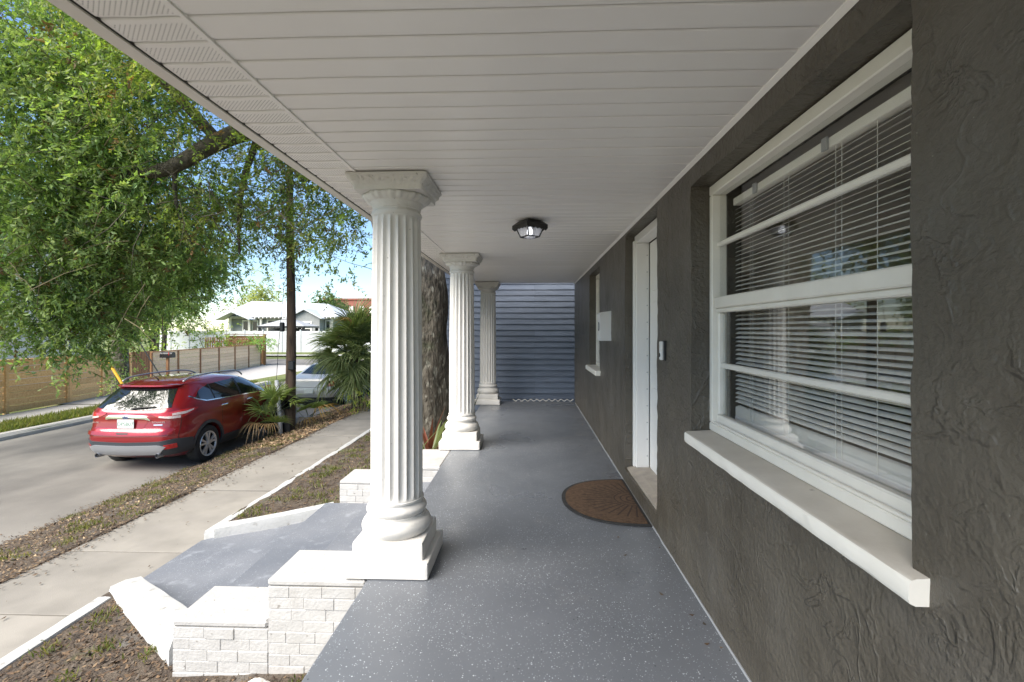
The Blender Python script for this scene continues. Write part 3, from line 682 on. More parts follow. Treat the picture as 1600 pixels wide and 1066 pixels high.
# leaf ring (egg and dart) of separate lobes joined to the echinus
mb=MB(); n=112; prof=[(.166,2.292),(.178,2.298),(.192,2.308),(.205,2.322),(.210,2.334),(.196,2.342),(.17,2.344)]
for i,(r,z) in enumerate(prof):
    for k in range(n):
        a=2*math.pi*k/n; ph=(k%4); d=(0,.010,.012,.010)[ph] if 1<=i<=4 else 0
        if (k//4)%3==2: d*=.3
        mb.v.append(((r-.004+d)*math.cos(a),(r-.004+d)*math.sin(a),z))
for i in range(len(prof)-1):
    for k in range(n): mb.f.append((i*n+k,i*n+(k+1)%n,(i+1)*n+(k+1)%n,(i+1)*n+k))
ech_me=mk('leaf_ring',mb.v,mb.f,M['white_column'],True)
def square_loft(name,prof,sub=26,amp=.0,rough_lo=0,rough_hi=0):
    "prof: (halfwidth,z) square rings"
    v=[];f=[]; n=sub*4
    for h,z in prof:
        for s in range(4):
            for k in range(sub):
                t=-1+2*k/sub; p=[(t*h,-h),(h,t*h),(-t*h,h),(-h,-t*h)][s]
                nrm=[(0,-1),(1,0),(0,1),(-1,0)][s]
                e=amp*(abs(math.sin(k*2.1+z*60))*.6+mnoise.noise(Vector((k*1.3,s*5,z*90)))*.8) if rough_lo<z<rough_hi and 0<k<sub else 0
                c=.004 if k==0 else 0
                dx=.0015*mnoise.noise(Vector((p[0]*12,p[1]*12,z*12)))
                v.append((p[0]+nrm[0]*e+dx-(c if p[0]>0 else -c)*(k==0),p[1]+nrm[1]*e+dx-(c if p[1]>0 else -c)*(k==0),z))
    for i in range(len(prof)-1):
        for k in range(n): f.append((i*n+k,i*n+(k+1)%n,(i+1)*n+(k+1)%n,(i+1)*n+k))
    f.append(tuple(range(n-1,-1,-1))); f.append(tuple((len(prof)-1)*n+k for k in range(n)))
    me=mk(name,v,f,M['white_column']); me.shade_smooth()
    try: me.set_sharp_from_angle(angle=R(35))
    except Exception: pass
    return me
aba_me=square_loft('abacus',[(.206,2.338),(.209,2.341),(.211,2.366),(.216,2.376),(.222,2.386),(.228,2.394),(.232,2.402),(.236,2.408),(.242,2.414),(.247,2.417),(.248,2.4285),(.245,2.4315)],40,.012,2.368,2.412)
pl_me=square_loft('plinth',[(.250,.004),(.254,.008),(.255,.092),(.251,.099),(.245,.101)])
pl2_me=square_loft('upper_plinth',[(.216,.100),(.217,.104),(.215,.195),(.211,.203),(.204,.206)])
sh_me=shaft_mesh()
for (x,y,lab) in ((-.855,3.055,'nearest white fluted column standing on the brick cheek wall'),(-.866,6.105,'middle white fluted column beside the oak trunk'),(-.835,9.635,'farthest white fluted column in front of the blue clapboards')):
    t=thing('fluted_column',lab,'column',(x,y,0),'porch columns')
    for nm,me in (('plinth',pl_me),('upper_plinth',pl2_me),('base',base_me),('shaft',sh_me),('necking',neck_me),('leaf_ring',ech_me),('abacus',aba_me)):
        link(nm,me,t,(x,y,0))

# ------------------------------------------------------------------ brick cheek walls of the steps
def cheek(label,x_out,x_mid,x_in,y0,y1,z_lo,z_hi,y0_in,zb_):
    t=thing('cheek_wall',label,'wall',((x_out+x_in)/2,y0,zb_),'brick cheek walls of the steps')
    mb=MB(); mb.box(x_out+.012,x_mid-.001,y0+.0045,y1,zb_,z_lo-.045); mb.build('core',M['white_brick'],t)
    mb=MB(); mb.box(x_mid,x_in,y0_in+.0045,y1,zb_,z_hi-.045); mb.build('core',M['white_brick'],t)
    for (a,b_,zt,ya) in ((x_out,x_mid-.006,z_lo,y0),(x_mid-.005,x_in,z_hi,y0_in)):
        sub=MB(); sub.cbox(a,b_,ya-.002,y1+.002,zt-.044,zt,.012)
        sub.v=[(p[0]+.005*mnoise.noise(Vector((p[0]*9,p[1]*9,p[2]*9))),p[1],p[2]) for p in sub.v]
        sub.build('cap',M['white_brick'],t)
    H_=.0677; L=.203
    for (a,b_,zt,ya,ph) in ((x_out,x_mid,z_lo-.046,y0,0),(x_mid,x_in,z_hi-.046,y0_in,.07)):
        r=0; z=zt
        while z-H_>zb_-.05:
            x=a-(L/2 if r%2 else 0)-ph
            while x<b_:
                L=random.uniform(.178,.222)
                xa,xb=max(x+.0010,a),min(x+L-.0010,b_-.002)
                if xb-xa>.03:
                    d=random.uniform(-.004,.003); w=random.uniform(-.0018,.0018)
                    mb=MB(); mb.cbox(xa,xb,ya+d,ya+.06,z-H_+.0010+w,z-.0010+w,.0034); mb.build('brick',M['white_brick'],t)
                x+=L
            z-=H_; r+=1
cheek('stepped white painted brick cheek wall in the foreground under the nearest column',-2.157,-1.566,-.972,2.805,3.19,-.262,-.006,2.805,-.70)
cheek('small white painted brick block on the far side of the steps',-2.20,-1.60,-.972,5.46,5.92,-.262,-.006,5.17,-.72)

# ------------------------------------------------------------------ porch light, door mat, corrugated strip
t=thing('porch_light','black square lantern with frosted panes on the porch ceiling','lamp',(.005,4.15,2.44))
A=R(37)
def rot(p):
    p=(p[0]*.88,p[1]*.88,2.44-(2.44-p[2])*.9); return (.005+p[0]*math.cos(A)-p[1]*math.sin(A),4.15+p[0]*math.sin(A)+p[1]*math.cos(A),p[2])
def rb(mb,name,m,angle=None):
    mb.v=[rot(p) for p in mb.v]; return mb.build(name,m,t,angle=angle)
mb=MB(); mb.add([(sx*h,sy*h,z) for h,z in ((.075,2.437),(.122,2.395),(.126,2.392),(.126,2.355),(.118,2.355),(.116,2.385)) for sx,sy in ((-1,-1),(1,-1),(1,1),(-1,1))],
    [(i*4+k,i*4+(k+1)%4,(i+1)*4+(k+1)%4,(i+1)*4+k) for i in range(5) for k in range(4)]+[(3,2,1,0),(20,21,22,23)]); rb(mb,'cap',M['black_metal'])
for k in range(4):
    mb=MB()
    for i in range(5):
        a=-.118+.236*(i+.5)/5; c,s=[(1,0),(0,1),(-1,0),(0,-1)][k]
        pts=[(a-.0236,2.356),(a+.0236,2.356),(a+.0236,2.352),(a,2.340),(a-.0236,2.352)]
        mb.add([(c*p[0]-s*o_,s*p[0]+c*o_,p[1]) for o_ in (-.126,-.122) for p in pts],[(0,1,2,3,4),(9,8,7,6,5)]+[(q,(q+1)%5,5+(q+1)%5,5+q) for q in range(5)])
    rb(mb,'scalloped_skirt',M['black_metal'])
def corner(h,z): return [(-h,-h,z),(h,-h,z),(h,h,z),(-h,h,z)]
top=corner(.104,2.386); bot=corner(.066,2.278)
for k in range(4):
    mb=MB(); a,b_,c,d=top[k],top[(k+1)%4],bot[(k+1)%4],bot[k]; mb.add([a,b_,c,d,(a[0]*.96,a[1]*.96,a[2]),(b_[0]*.96,b_[1]*.96,b_[2]),(c[0]*.96,c[1]*.96,c[2]),(d[0]*.96,d[1]*.96,d[2])],[(0,1,2,3),(7,6,5,4),(0,4,5,1),(1,5,6,2),(2,6,7,3),(3,7,4,0)]); rb(mb,'pane',M['lamp_glass'])
    mb=MB(); mb.tube([top[k],bot[k]],.0065,6); mb.tube([bot[k],bot[(k+1)%4]],.006,6); rb(mb,'bar',M['black_metal'])
mb=MB(); mb.lathe([(.012,2.262),(.045,2.266),(.062,2.276),(.0,2.277)],(0,0,0),4); rb(mb,'bottom_pane',M['lamp_glass'])
mb=MB(); mb.lathe([(.008,2.29),(.028,2.31),(.030,2.34),(.014,2.37),(.014,2.385)],(0,0,0),14); rb(mb,'bulb',M['bulb'])

dm=thing('door_mat','half-round brown coir door mat with black rim before the door','mat',(.925,4.185,.004))
def half(r,y,z,n=40): return [(-r*math.cos(a)*.0-r*math.cos(a),y*math.sin(a),z) for a in np.linspace(-math.pi/2,math.pi/2,n)]
def hm(rx_,ry_,z0,z1,x_off,name,m):
    n=44; pts=[(x_off-rx_*abs(math.cos(a))**.82,ry_*math.copysign(abs(math.sin(a))**.92,a)) for a in np.linspace(-math.pi/2,math.pi/2,n)]
    mb=MB(); mb.prism(pts,z0,z1,'z'); o=mb.build(name,m,dm,local=True); return o
hm(.640,.560,.0,.008,0,'rim',M['rubber']); hm(.585,.525,.0085,.0125,-.022,'coir_field',M['coir'])

mb=MB(); n=110; vv=[]
for j,(yy,dz) in enumerate(((9.862,0),(9.897,0),(9.897,.009),(9.862,.009))):
    for i in range(n+1):
        x=-.34+1.25*i/n; vv.append((x,yy,.022+.019*math.sin(x*2*math.pi/.125)+dz+ (0.003*math.sin(x*3))))
ff=[(j*(n+1)+i,j*(n+1)+i+1,((j+1)%4)*(n+1)+i+1,((j+1)%4)*(n+1)+i) for j in range(4) for i in range(n)]
mb.add(vv,ff); tag(mb.build('corrugated_strip',M['white_trim'],smooth=True,angle=40),'wavy white corrugated strip at the far end of the porch floor','strip')

# ------------------------------------------------------------------ blue clapboard house at the end
bh=thing('clapboard_house','dark blue clapboard house closing the far end of the porch','house',(1.5,10.85,-.6))
mb=MB(); mb.box(-2.28,6.0,10.88,16,-.9,5.6); mb.build('wall',M['blue_clap'],bh)
mb=MB(); mb.prism([(-2.7,5.6),(6.4,5.6),(1.9,7.9)],10.4,16.4); mb.build('roof',M['roof_dark'],bh)
mb=MB(); mb.cbox(-2.34,-2.24,10.835,10.95,-.9,5.6,.005); mb.build('corner_board',M['blue_clap'],bh)
pitch=.131; prof=lambda: [(10.862,0),(10.848,.004),(10.868,pitch+.012),(10.879,pitch+.012)]
zz=-.75; k=0
while zz<5.5:
    splits=[-2.235,random.choice([-.9,.12,.14,1.6]) if k%2 else .12,6.0]
    for a,b_ in zip(splits[:-1],splits[1:]):
        if b_-a<.1: continue
        ns=16; mb=MB(); off=random.uniform(0,50)
        vv=[]
        for i in range(ns+1):
            x=a+.002+(b_-a-.004)*i/ns; e=.004*mnoise.noise(Vector((x*1.5,off,k)))
            vv+=[(x,y_-max(0,e)*1.5,z_+zz+e*(1 if q<2 else 0)) for q,(y_,z_) in enumerate(prof())]
        ff=[(i*4+q,i*4+(q+1)%4,(i+1)*4+(q+1)%4,(i+1)*4+q) for i in range(ns) for q in range(4)]+[(0,1,2,3),(ns*4+3,ns*4+2,ns*4+1,ns*4)]
        mb.add(vv,ff); mb.build('clapboard',M['blue_clap'],bh)
    zz+=pitch; k+=1

# ------------------------------------------------------------------ foliage helpers
def leafmesh(name, P, D, S, L, Wd, C, matn, fold=.25):
    """P base points, D leaf directions, S side directions (n,3); L length, Wd width (n,); C colours (n,3)"""
    n=len(P); Nn=np.cross(D,S)
    V=np.empty((n,4,3)); V[:,0]=P; V[:,2]=P+D*L[:,None]
    mid=P+D*(L*.45)[:,None]; lift=Nn*(Wd*fold)[:,None]
    V[:,1]=mid+S*(Wd*.5)[:,None]+lift; V[:,3]=mid-S*(Wd*.5)[:,None]+lift
    me=bpy.data.meshes.new(name); me.vertices.add(n*4); me.vertices.foreach_set('co',V.reshape(-1))
    idx=np.arange(n)[:,None]*4; T=np.concatenate([idx+np.array([[0,1,2]]),idx+np.array([[0,2,3]])],axis=1).reshape(-1)
    me.loops.add(len(T)); me.loops.foreach_set('vertex_index',T.astype(np.int32))
    me.polygons.add(n*2); me.polygons.foreach_set('loop_start',np.arange(0,n*6,3,dtype=np.int32))
    me.polygons.foreach_set('loop_total',np.full(n*2,3,dtype=np.int32))
    at=me.attributes.new('tint','FLOAT_COLOR','POINT'); cc=np.ones((n,4,4)); cc[:,:,:3]=C[:,None,:]; at.data.foreach_set('color',cc.reshape(-1))
    me.materials.append(matn); me.update(calc_edges=True); me.validate(); return me
def unit(a): return a/np.maximum(np.linalg.norm(a,axis=1,keepdims=True),1e-9)
def sprays(rng, O, Dr, nl, length, leaf, pal, wr=.42, droop=.25):
    "twig sprays: origins O, directions Dr -> leaf arrays"
    n=len(O); t=(np.arange(nl)+.5)/nl; t=np.tile(t,(n,1))+rng.normal(0,.03,(n,nl))
    ln=length*rng.uniform(.6,1.3,n)
    pts=O[:,None,:]+Dr[:,None,:]*(t*ln[:,None])[:,:,None]; pts[:,:,2]-=droop*(t**2)*ln[:,None]
    side=unit(np.cross(Dr,rng.normal(0,1,(n,3))))
    sg=np.where(np.arange(nl)%2==0,1.,-1.)[None,:,None]
    d=Dr[:,None,:]*.75+side[:,None,:]*sg*.8+rng.normal(0,.35,(n,nl,3)); d[:,:,2]-=.15
    P=pts.reshape(-1,3); D=unit(d.reshape(-1,3)); S=unit(np.cross(D,rng.normal(0,1,(len(D),3))+np.array([0,0,1.6])))
    L=leaf*rng.uniform(.5,1.35,len(P)); Wd=L*wr*rng.uniform(.8,1.2,len(P))
    pal=np.array(pal); base=pal[rng.integers(0,len(pal),n)]*2.3; 
    odd=rng.uniform(0,1,n); base[odd<.035]=np.array([.22,.13,.06]); base[(odd>.035)&(odd<.10)]*=np.array([1.2,1.12,1.2])
    C=np.repeat(base[:,None,:],nl,axis=1).reshape(-1,3)*rng.uniform(.65,1.35,(len(P),1))
    # the twig each spray grows on
    Dt=Dr.copy(); Dt[:,2]-=droop*.5; Dt=unit(Dt); St=unit(np.cross(Dt,rng.normal(0,1,(n,3))))
    P=np.concatenate([P,O]); D=np.concatenate([D,Dt]); S=np.concatenate([S,St]); L=np.concatenate([L,ln*.95]); Wd=np.concatenate([Wd,np.full(n,leaf*.11)])
    C=np.concatenate([C,np.tile(np.array([[.10,.075,.045]]),(n,1))*rng.uniform(.6,1.5,(n,1))])
    return P,D,S,L,Wd,C
def ellipsoid_pts(rng,n,c,r,shell=.35):
    d=unit(rng.normal(0,1,(n,3))); u=rng.uniform(0,1,n)**shell
    return np.array(c)+d*u[:,None]*np.array(r), d
def crown(name, blobs, matn, seed, nl=12, length=.45, leaf=.10, pal=None, droop=.25, clump=9, cs=.35, shell=.45, wr=.42, thin=1.0):
    """blobs: (centre, radii, sprays). Sprays gather in clumps, leaving gaps between them."""
    rng=np.random.default_rng(seed); A=[[] for _ in range(6)]
    for c,r,ns in blobs:
        ns=int(ns*thin); k=max(1,ns//clump); cc,dd=ellipsoid_pts(rng,k,c,r,shell)
        O=np.repeat(cc,clump,axis=0)+rng.normal(0,cs,(k*clump,3)); Dr=unit(np.repeat(dd,clump,axis=0)*.6+rng.normal(0,.8,(k*clump,3))-np.array([0,0,.15]))
        for q,arr in zip(A,sprays(rng,O,Dr,nl,length,leaf,pal,wr,droop)): q.append(arr)
    return leafmesh(name,*[np.concatenate(q) for q in A],matn)
def wobble(pts,amp,seed):
    r=random.Random(seed); return [Vector(p)+Vector((r.uniform(-amp,amp),r.uniform(-amp,amp),r.uniform(-amp,amp)*.6)) if 0<i<len(pts)-1 else Vector(p) for i,p in enumerate(pts)]
def spline(pts,k=6):
    pts=[Vector(p) for p in pts]; out=[]
    for i in range(len(pts)-1):
        p0=pts[max(i-1,0)];p1=pts[i];p2=pts[i+1];p3=pts[min(i+2,len(pts)-1)]
        for j in range(k):
            t=j/k; out.append(.5*((2*p1)+(p2-p0)*t+(2*p0-5*p1+4*p2-p3)*t*t+(3*p1-p0-3*p2+p3)*t**3))
    out.append(pts[-1]); return out
def limb(mb,pts,r0,r1,n=10,k=6,bumpy=.06):
    c=spline(pts,k); m_=len(c); rad=[(r0+(r1-r0)*i/(m_-1))*(1+bumpy*mnoise.noise(Vector((i*.9,r0*30,0)))) for i in range(m_)]
    mb.tube(c,rad,n); return c
OAK=[(.070,.110,.022),(.095,.140,.028),(.125,.165,.035),(.055,.090,.020),(.150,.185,.045),(.105,.135,.030)]
OAK_DK=[(.060,.085,.022),(.085,.110,.026),(.11,.125,.03),(.13,.14,.05),(.045,.068,.020)]

# ------------------------------------------------------------------ the live oak by the porch
oak=thing('oak_tree','big mottled oak trunk growing behind the columns with limbs over the street','tree',(-2.02,8.55,-.6))
mb=MB(); tp=spline([(-1.98,8.55,-.75),(-2.0,8.55,-.3),(-2.02,8.55,.6),(-2.06,8.56,1.6),(-2.14,8.58,2.6),(-2.35,8.65,3.6),(-2.55,8.7,4.6)],8)
n=40; vv=[]; ff=[]
for i,p in enumerate(tp):
    t=i/(len(tp)-1); r=.60-.06*t+.22*max(0,1-i/7)**2
    for k in range(n):
        a=2*math.pi*k/n; d=mnoise.fractal(Vector((math.cos(a)*2.2,math.sin(a)*2.2,p.z*1.1)),.9,2,4)*.055+.05*math.sin(3*a+.5)*max(0,1-i/9)
        vv.append((p.x+(r+d)*math.cos(a),p.y+(r+d)*math.sin(a),p.z))
for i in range(len(tp)-1):
    for k in range(n): ff.append((i*n+k,i*n+(k+1)%n,(i+1)*n+(k+1)%n,(i+1)*n+k))
mb.add(vv,ff); mb.build('trunk',M['bark'],oak,smooth=True)
def part_limb(pts,r0,r1,n=10,m='limb'):
    mb=MB(); limb(mb,pts,r0,r1,n); return mb.build('limb',M[m],oak,smooth=True)
part_limb([(-2.5,8.7,4.3),(-3.2,8.5,4.9),(-4.2,8.5,5.0),(-5.0,8.7,5.25),(-6.0,8.9,5.05),(-7.0,8.9,4.55),(-8.2,9.2,4.6)],.30,.09,12)
part_limb([(-2.5,8.7,4.4),(-2.7,9.4,5.9),(-3.6,10.4,7.4),(-4.8,11.6,8.6)],.34,.10)
part_limb([(-2.5,8.7,4.4),(-2.9,7.6,5.8),(-4.0,6.2,7.2),(-5.4,5.2,8.0)],.30,.09)
part_limb([(-5.9,8.9,5.05),(-6.5,8.6,5.8),(-7.4,8.2,6.8),(-8.6,7.8,7.4)],.12,.04,8)
part_limb([(-4.3,8.5,5.0),(-4.1,8.9,4.45),(-3.9,9.2,4.2)],.13,.05,8)
part_limb([(-5.0,8.7,5.2),(-5.7,9.3,4.4),(-6.1,9.8,3.6),(-6.2,10.0,3.1)],.07,.02,7)
part_limb([(-6.8,8.9,4.6),(-6.9,9.1,3.9),(-6.75,9.3,3.2)],.05,.02,7)
part_limb([(-4.8,11.6,8.6),(-6.4,12.4,8.6),(-8.2,12.2,8.0)],.12,.04,8)
rt=random.Random(3)
tw=MB()
for i in range(150):
    b0=Vector((rt.uniform(-7.2,-3.5),rt.uniform(8.2,9.9),rt.uniform(3.4,5.9))); d=Vector((rt.uniform(-1,1),rt.uniform(-.6,.6),rt.uniform(-1.1,.3))).normalized()*rt.uniform(.5,1.2)
    tw.tube([b0,b0+d*.5+Vector((rt.uniform(-.1,.1),0,rt.uniform(-.05,.1))),b0+d],[.009,.006,.002],4,False)
tag(tw.build('twigs',M['limb'],oak,fix=False),kind='stuff')
me=crown('crown',[((-4.9,9.0,4.75),(1.7,1.0,.85),620),((-6.3,9.6,4.0),(1.3,1.0,.9),560),((-5.7,10.6,3.75),(1.0,.9,.75),330),((-4.55,9.8,3.95),(.75,.7,.85),250),
    ((-3.75,9.2,3.45),(.55,.55,.65),150),((-3.75,9.3,2.85),(.42,.4,.36),50),((-6.4,7.9,5.9),(1.5,1.1,1.0),600),((-5.6,7.2,7.1),(2.4,2.0,1.2),800),
    ((-4.2,10.6,7.6),(2.6,2.4,1.3),380),((-7.6,11.8,7.8),(2.4,2.4,1.4),330),((-2.6,8.7,8.6),(3.2,3.2,1.4),700),((-4.7,10.6,5.6),(1.5,1.3,.7),260)],
    M['leaf'],11,nl=12,length=.34,leaf=.075,pal=OAK_DK+OAK[:3],clump=8,cs=.20,shell=.55,wr=.46,thin=.85)
link('crown',me,oak,(0,0,0)).location=-wl(oak)

# ------------------------------------------------------------------ the tree across the street whose crown fills the left
rt_=thing('roadside_tree','broad leafy tree beyond the red car with drooping bright green branches','tree',(-14.4,16.3,-1.05))
mb=MB(); limb(mb,[(-14.4,16.3,-1.2),(-14.45,16.35,.4),(-14.6,16.5,1.6),(-14.3,16.2,3.2),(-13.8,15.6,5.0)],.26,.19,14); mb.build('trunk',M['bark'],rt_,smooth=True)
for pts,r0 in (([(-14.4,16.3,3.0),(-13.0,14.6,4.6),(-11.4,12.6,5.4),(-9.8,10.6,5.3)],.15),([(-13.9,15.7,4.6),(-13.4,13.6,6.4),(-12.2,11.2,7.4),(-10.6,9.2,7.6)],.14),([(-14.3,16.2,3.4),(-14.6,14.0,4.2),(-14.0,11.8,4.1),(-12.8,10.2,3.4)],.12),([(-13.8,15.6,5),(-12.4,15.4,6.6),(-10.8,14.4,7.6)],.13),([(-14.4,16.3,1.4),(-14.9,15.7,2.2),(-15.6,15.2,3.0)],.08),([(-11.4,12.6,5.4),(-10.6,12.0,4.2),(-10.3,11.5,2.9),(-10.2,11.2,1.9)],.06),([(-9.8,10.6,5.3),(-9.0,9.6,5.0),(-8.2,8.9,4.4)],.06)):
    mb=MB(); limb(mb,pts,r0,.03,9); mb.build('limb',M['limb'],rt_,smooth=True)
tw=MB()
for i in range(120):
    b0=Vector((rt.uniform(-11.5,-7.5),rt.uniform(8.2,11),rt.uniform(1.6,7))); d=Vector((rt.uniform(-.6,.9),rt.uniform(-.8,.3),rt.uniform(-.9,.5))).normalized()*rt.uniform(.4,1.3)
    tw.tube([b0,b0+d*.5+Vector((0,0,.06)),b0+d],[.011,.007,.003],4,False)
tag(tw.build('twigs',M['stem'],rt_,fix=False),kind='stuff')
BR=[(.082,.124,.042),(.105,.152,.050),(.132,.180,.062),(.062,.100,.038),(.158,.200,.080),(.120,.150,.074)]
me=crown('crown',[((-9.6,9.1,6.9),(1.7,1.4,1.7),1300),((-7.9,8.9,6.3),(1.1,1.0,1.3),700),((-9.7,9.3,5.1),(1.6,1.3,1.4),1200),((-7.75,9.0,5.0),(.95,.9,1.0),560),((-9.8,9.7,3.6),(1.5,1.2,1.2),1000),
    ((-8.5,10.0,3.85),(1.2,1.0,1.1),760),((-8.6,12.1,4.2),(1.3,1.2,1.2),560),((-10.5,9.9,2.35),(1.2,1.0,.85),640),((-9.9,10.9,2.2),(1.0,.9,.75),470),((-9.75,12.6,2.85),(1.1,1.0,.8),430),((-9.2,13.5,3.6),(1.1,1.0,.9),380),
    ((-9.95,10.2,1.30),(.62,.5,.42),105),((-9.75,9.95,.62),(.22,.25,.40),26),((-12.2,13.2,3.6),(1.8,1.6,1.5),560),((-12.9,14.6,5.6),(2.6,2.2,2.2),800),((-12.0,10.8,6.0),(2.0,1.8,2.2),900),((-12.6,10.2,3.2),(1.3,1.2,1.0),460),((-10.6,9.4,9.3),(2.6,2.2,1.3),600),((-12.2,16.6,2.4),(1.0,1.0,.8),160),((-10.9,10.0,1.45),(.95,.8,.50),210),((-11.9,13.0,1.7),(1.0,.9,.6),190),((-10.3,11.0,1.35),(.7,.6,.4),110),((-12.2,6.6,5.6),(1.9,1.8,1.8),560),((-13.5,5.8,7.6),(2.2,2.0,1.6),480),((-11.2,6.4,8.4),(2.2,2.0,1.3),420)],
    M['leaf'],21,nl=13,length=.44,leaf=.112,pal=BR,clump=8,cs=.26,shell=.42,wr=.40,thin=.88)
link('crown',me,rt_,(0,0,0)).location=-wl(rt_)

# ------------------------------------------------------------------ background trees and shrubs
def bgtree(label,x,y,zb_,h,r,pal,seed,ns=420,leaf=.30,trunk_r=.2,name='tree',group='trees behind the houses'):
    t=thing(name,label,'tree',(x,y,zb_),group); rr_=random.Random(seed)
    mb=MB(); limb(mb,[(x,y,zb_-.2),(x+.2,y,zb_+h*.3),(x-.1,y+.2,zb_+h*.6)],trunk_r,trunk_r*.5,8); mb.build('trunk',M['limb'],t,smooth=True)
    bl_=[]
    for i in range(9):
        a=rr_.uniform(0,6.28); d=rr_.uniform(.1,.75)*r; bl_.append(((x+d*math.cos(a),y+d*math.sin(a)*.7,zb_+h*rr_.uniform(.42,.86)),(r*.48,r*.45,h*.17),ns//9*1))
    me=crown('crown',bl_,M['leaf'],seed,nl=10,length=leaf*3.2,leaf=leaf,pal=pal,clump=7,cs=r*.11,shell=.5,wr=.55); link('crown',me,t,(0,0,0)).location=-wl(t); return t
bgtree('tall pale green tree rising directly behind the grey bungalow roof',-40.5,70,-.9,11.2,5.0,[(.11,.13,.04),(.15,.165,.055),(.18,.185,.07)],31,560,.34)
bgtree('dark rounded tree behind the bungalow ridge right of the pole',-36.4,84,-.9,9.2,3.4,[(.035,.06,.022),(.055,.085,.03)],32,420,.34)
bgtree('low dark tree in front of the red brick building',-39.0,98,-.9,8.0,3.2,[(.04,.065,.025),(.06,.09,.035)],33,420,.36)
bgtree('bright green tree left of the bungalow behind the plank fence',-37,46,-.9,8.6,4.6,OAK,34,620,.26)
bgtree('leafy tree in the yard just beyond the fence gate',-24.5,30,-1.0,7.6,4.2,BR,35,700,.22)
bgtree('tall dense tree behind the white house on the left',-32.5,27,-1.0,12,5.0,OAK_DK,36,800,.26)
bgtree('second dense tree farther back behind the white house',-30,38,-1.0,11,5.2,OAK,37,700,.28)
bgtree('big tree closing the view at the far left edge',-20.2,6.0,-1.0,9,3.2,OAK_DK,38,700,.24)
bgtree('distant green tree seen between bungalow and palm',-30,110,-.9,8.0,4,[(.06,.09,.03),(.09,.12,.05)],39,400,.4)
def shrub(label,c,r,pal,seed,ns,leaf=.10,name='shrub',group=None):
    t=thing(name,label,'shrub',(c[0],c[1],c[2]-r[2]),group)
    mb=MB()
    for i in range(4): mb.tube([(c[0]+.1*(i-1.5)*.5,c[1],c[2]-r[2]-.05),(c[0]+(i-1.5)*r[0]*.4,c[1],c[2]+r[2]*.3)],[.03,.01],5)
    tag(mb.build('stems',M['stem'],t),kind='stuff')
    me=crown('foliage',[(c,r,ns)],M['leaf'],seed,nl=9,length=leaf*3,leaf=leaf,pal=pal,clump=6,cs=min(r)*.25,shell=.5); link('foliage',me,t,(0,0,0)).location=-wl(t); return t
YG=[(.17,.22,.05),(.22,.26,.07),(.12,.18,.04)]
shrub('bright yellow-green shrub rising behind the plank fence beside the pickets',(-21.6,31.5,.85),(1.5,1.2,1.4),YG,41,170,.16)
shrub('flowering green bush spilling over the far end of the plank fence',(-19.3,33.2,.55),(1.7,.7,.55),[(.10,.19,.05),(.16,.24,.08)],42,130,.13)
shrub('pale shrub behind the fence gate under the street tree',(-20.0,24.5,.6),(1.4,1.2,1.3),YG,43,150,.14)
shrub('low weedy bush growing at the foot of the roadside tree',(-14.0,16.0,-.55),(.6,.5,.55),BR,44,90,.09)
shrub('yellow-green low bush under the fan palm at the sidewalk edge',(-4.55,12.9,-.35),(.45,.5,.42),[(.13,.17,.03),(.18,.20,.05)],45,60,.07)

# ------------------------------------------------------------------ palms
def frond_mesh(name,nl,rad,stem,pal,seed,droop=.5,w=.035,arcd=150):
    "fan leaf in local space: stem from origin along +x, fan at its end, tips drooping"
    rng=np.random.default_rng(seed); V=[];F=[];C=[]
    def addv(p,c): V.append(p); C.append((c[0],c[1],c[2],1)); return len(V)-1
    hub=Vector((stem,0,-.03*stem))
    c0=(.15,.19,.06)
    for a,b_ in ((0,1),):
        k=6; prev=None
        for i in range(k+1):
            x=stem*i/k; zz_=-.03*x*x/ max(stem,.01); r=[addv((x,-.010,zz_),c0),addv((x,.010,zz_),c0),addv((x,0,zz_-.012),c0)]
            if prev: F.extend([(prev[0],r[0],r[1],prev[1]),(prev[1],r[1],r[2],prev[2]),(prev[2],r[2],r[0],prev[0])])
            prev=r
    for j in range(nl):
        a=R(-arcd/2*1.0+arcd*j/(nl-1)); L=rad*(.78+.22*math.cos(a*.7))*rng.uniform(.88,1.06)
        col=np.array(pal[rng.integers(0,len(pal))])*rng.uniform(.8,1.2); dr=droop*rng.uniform(.6,1.4); tw=rng.normal(0,.05)
        prev=None
        for i in range(6):
            t=i/5; ww=w*(.35+1.3*t if t<.45 else .95*(1-t)/.55)*.5+.001
            rr_=L*t; ax=a+tw*t
            p=hub+Vector((rr_*math.cos(ax),rr_*math.sin(ax),.10*abs(math.sin(a))*rr_-dr*L*max(0,t-.35)**2*1.6))
            s=Vector((-math.sin(ax),math.cos(ax),0))*ww
            r=[addv(p-s+Vector((0,0,ww*.5)),col),addv(p,col),addv(p+s+Vector((0,0,ww*.5)),col)]
            if prev: F.extend([(prev[0],r[0],r[1],prev[1]),(prev[1],r[1],r[2],prev[2])])
            prev=r
    me=mk(name,V,F,M['frond'],True); at=me.attributes.new('tint','FLOAT_COLOR','POINT'); at.data.foreach_set('color',np.array(C,dtype=np.float32).reshape(-1)); return me
PG=[(.20,.25,.085),(.25,.30,.11),(.15,.20,.07),(.30,.34,.15)]
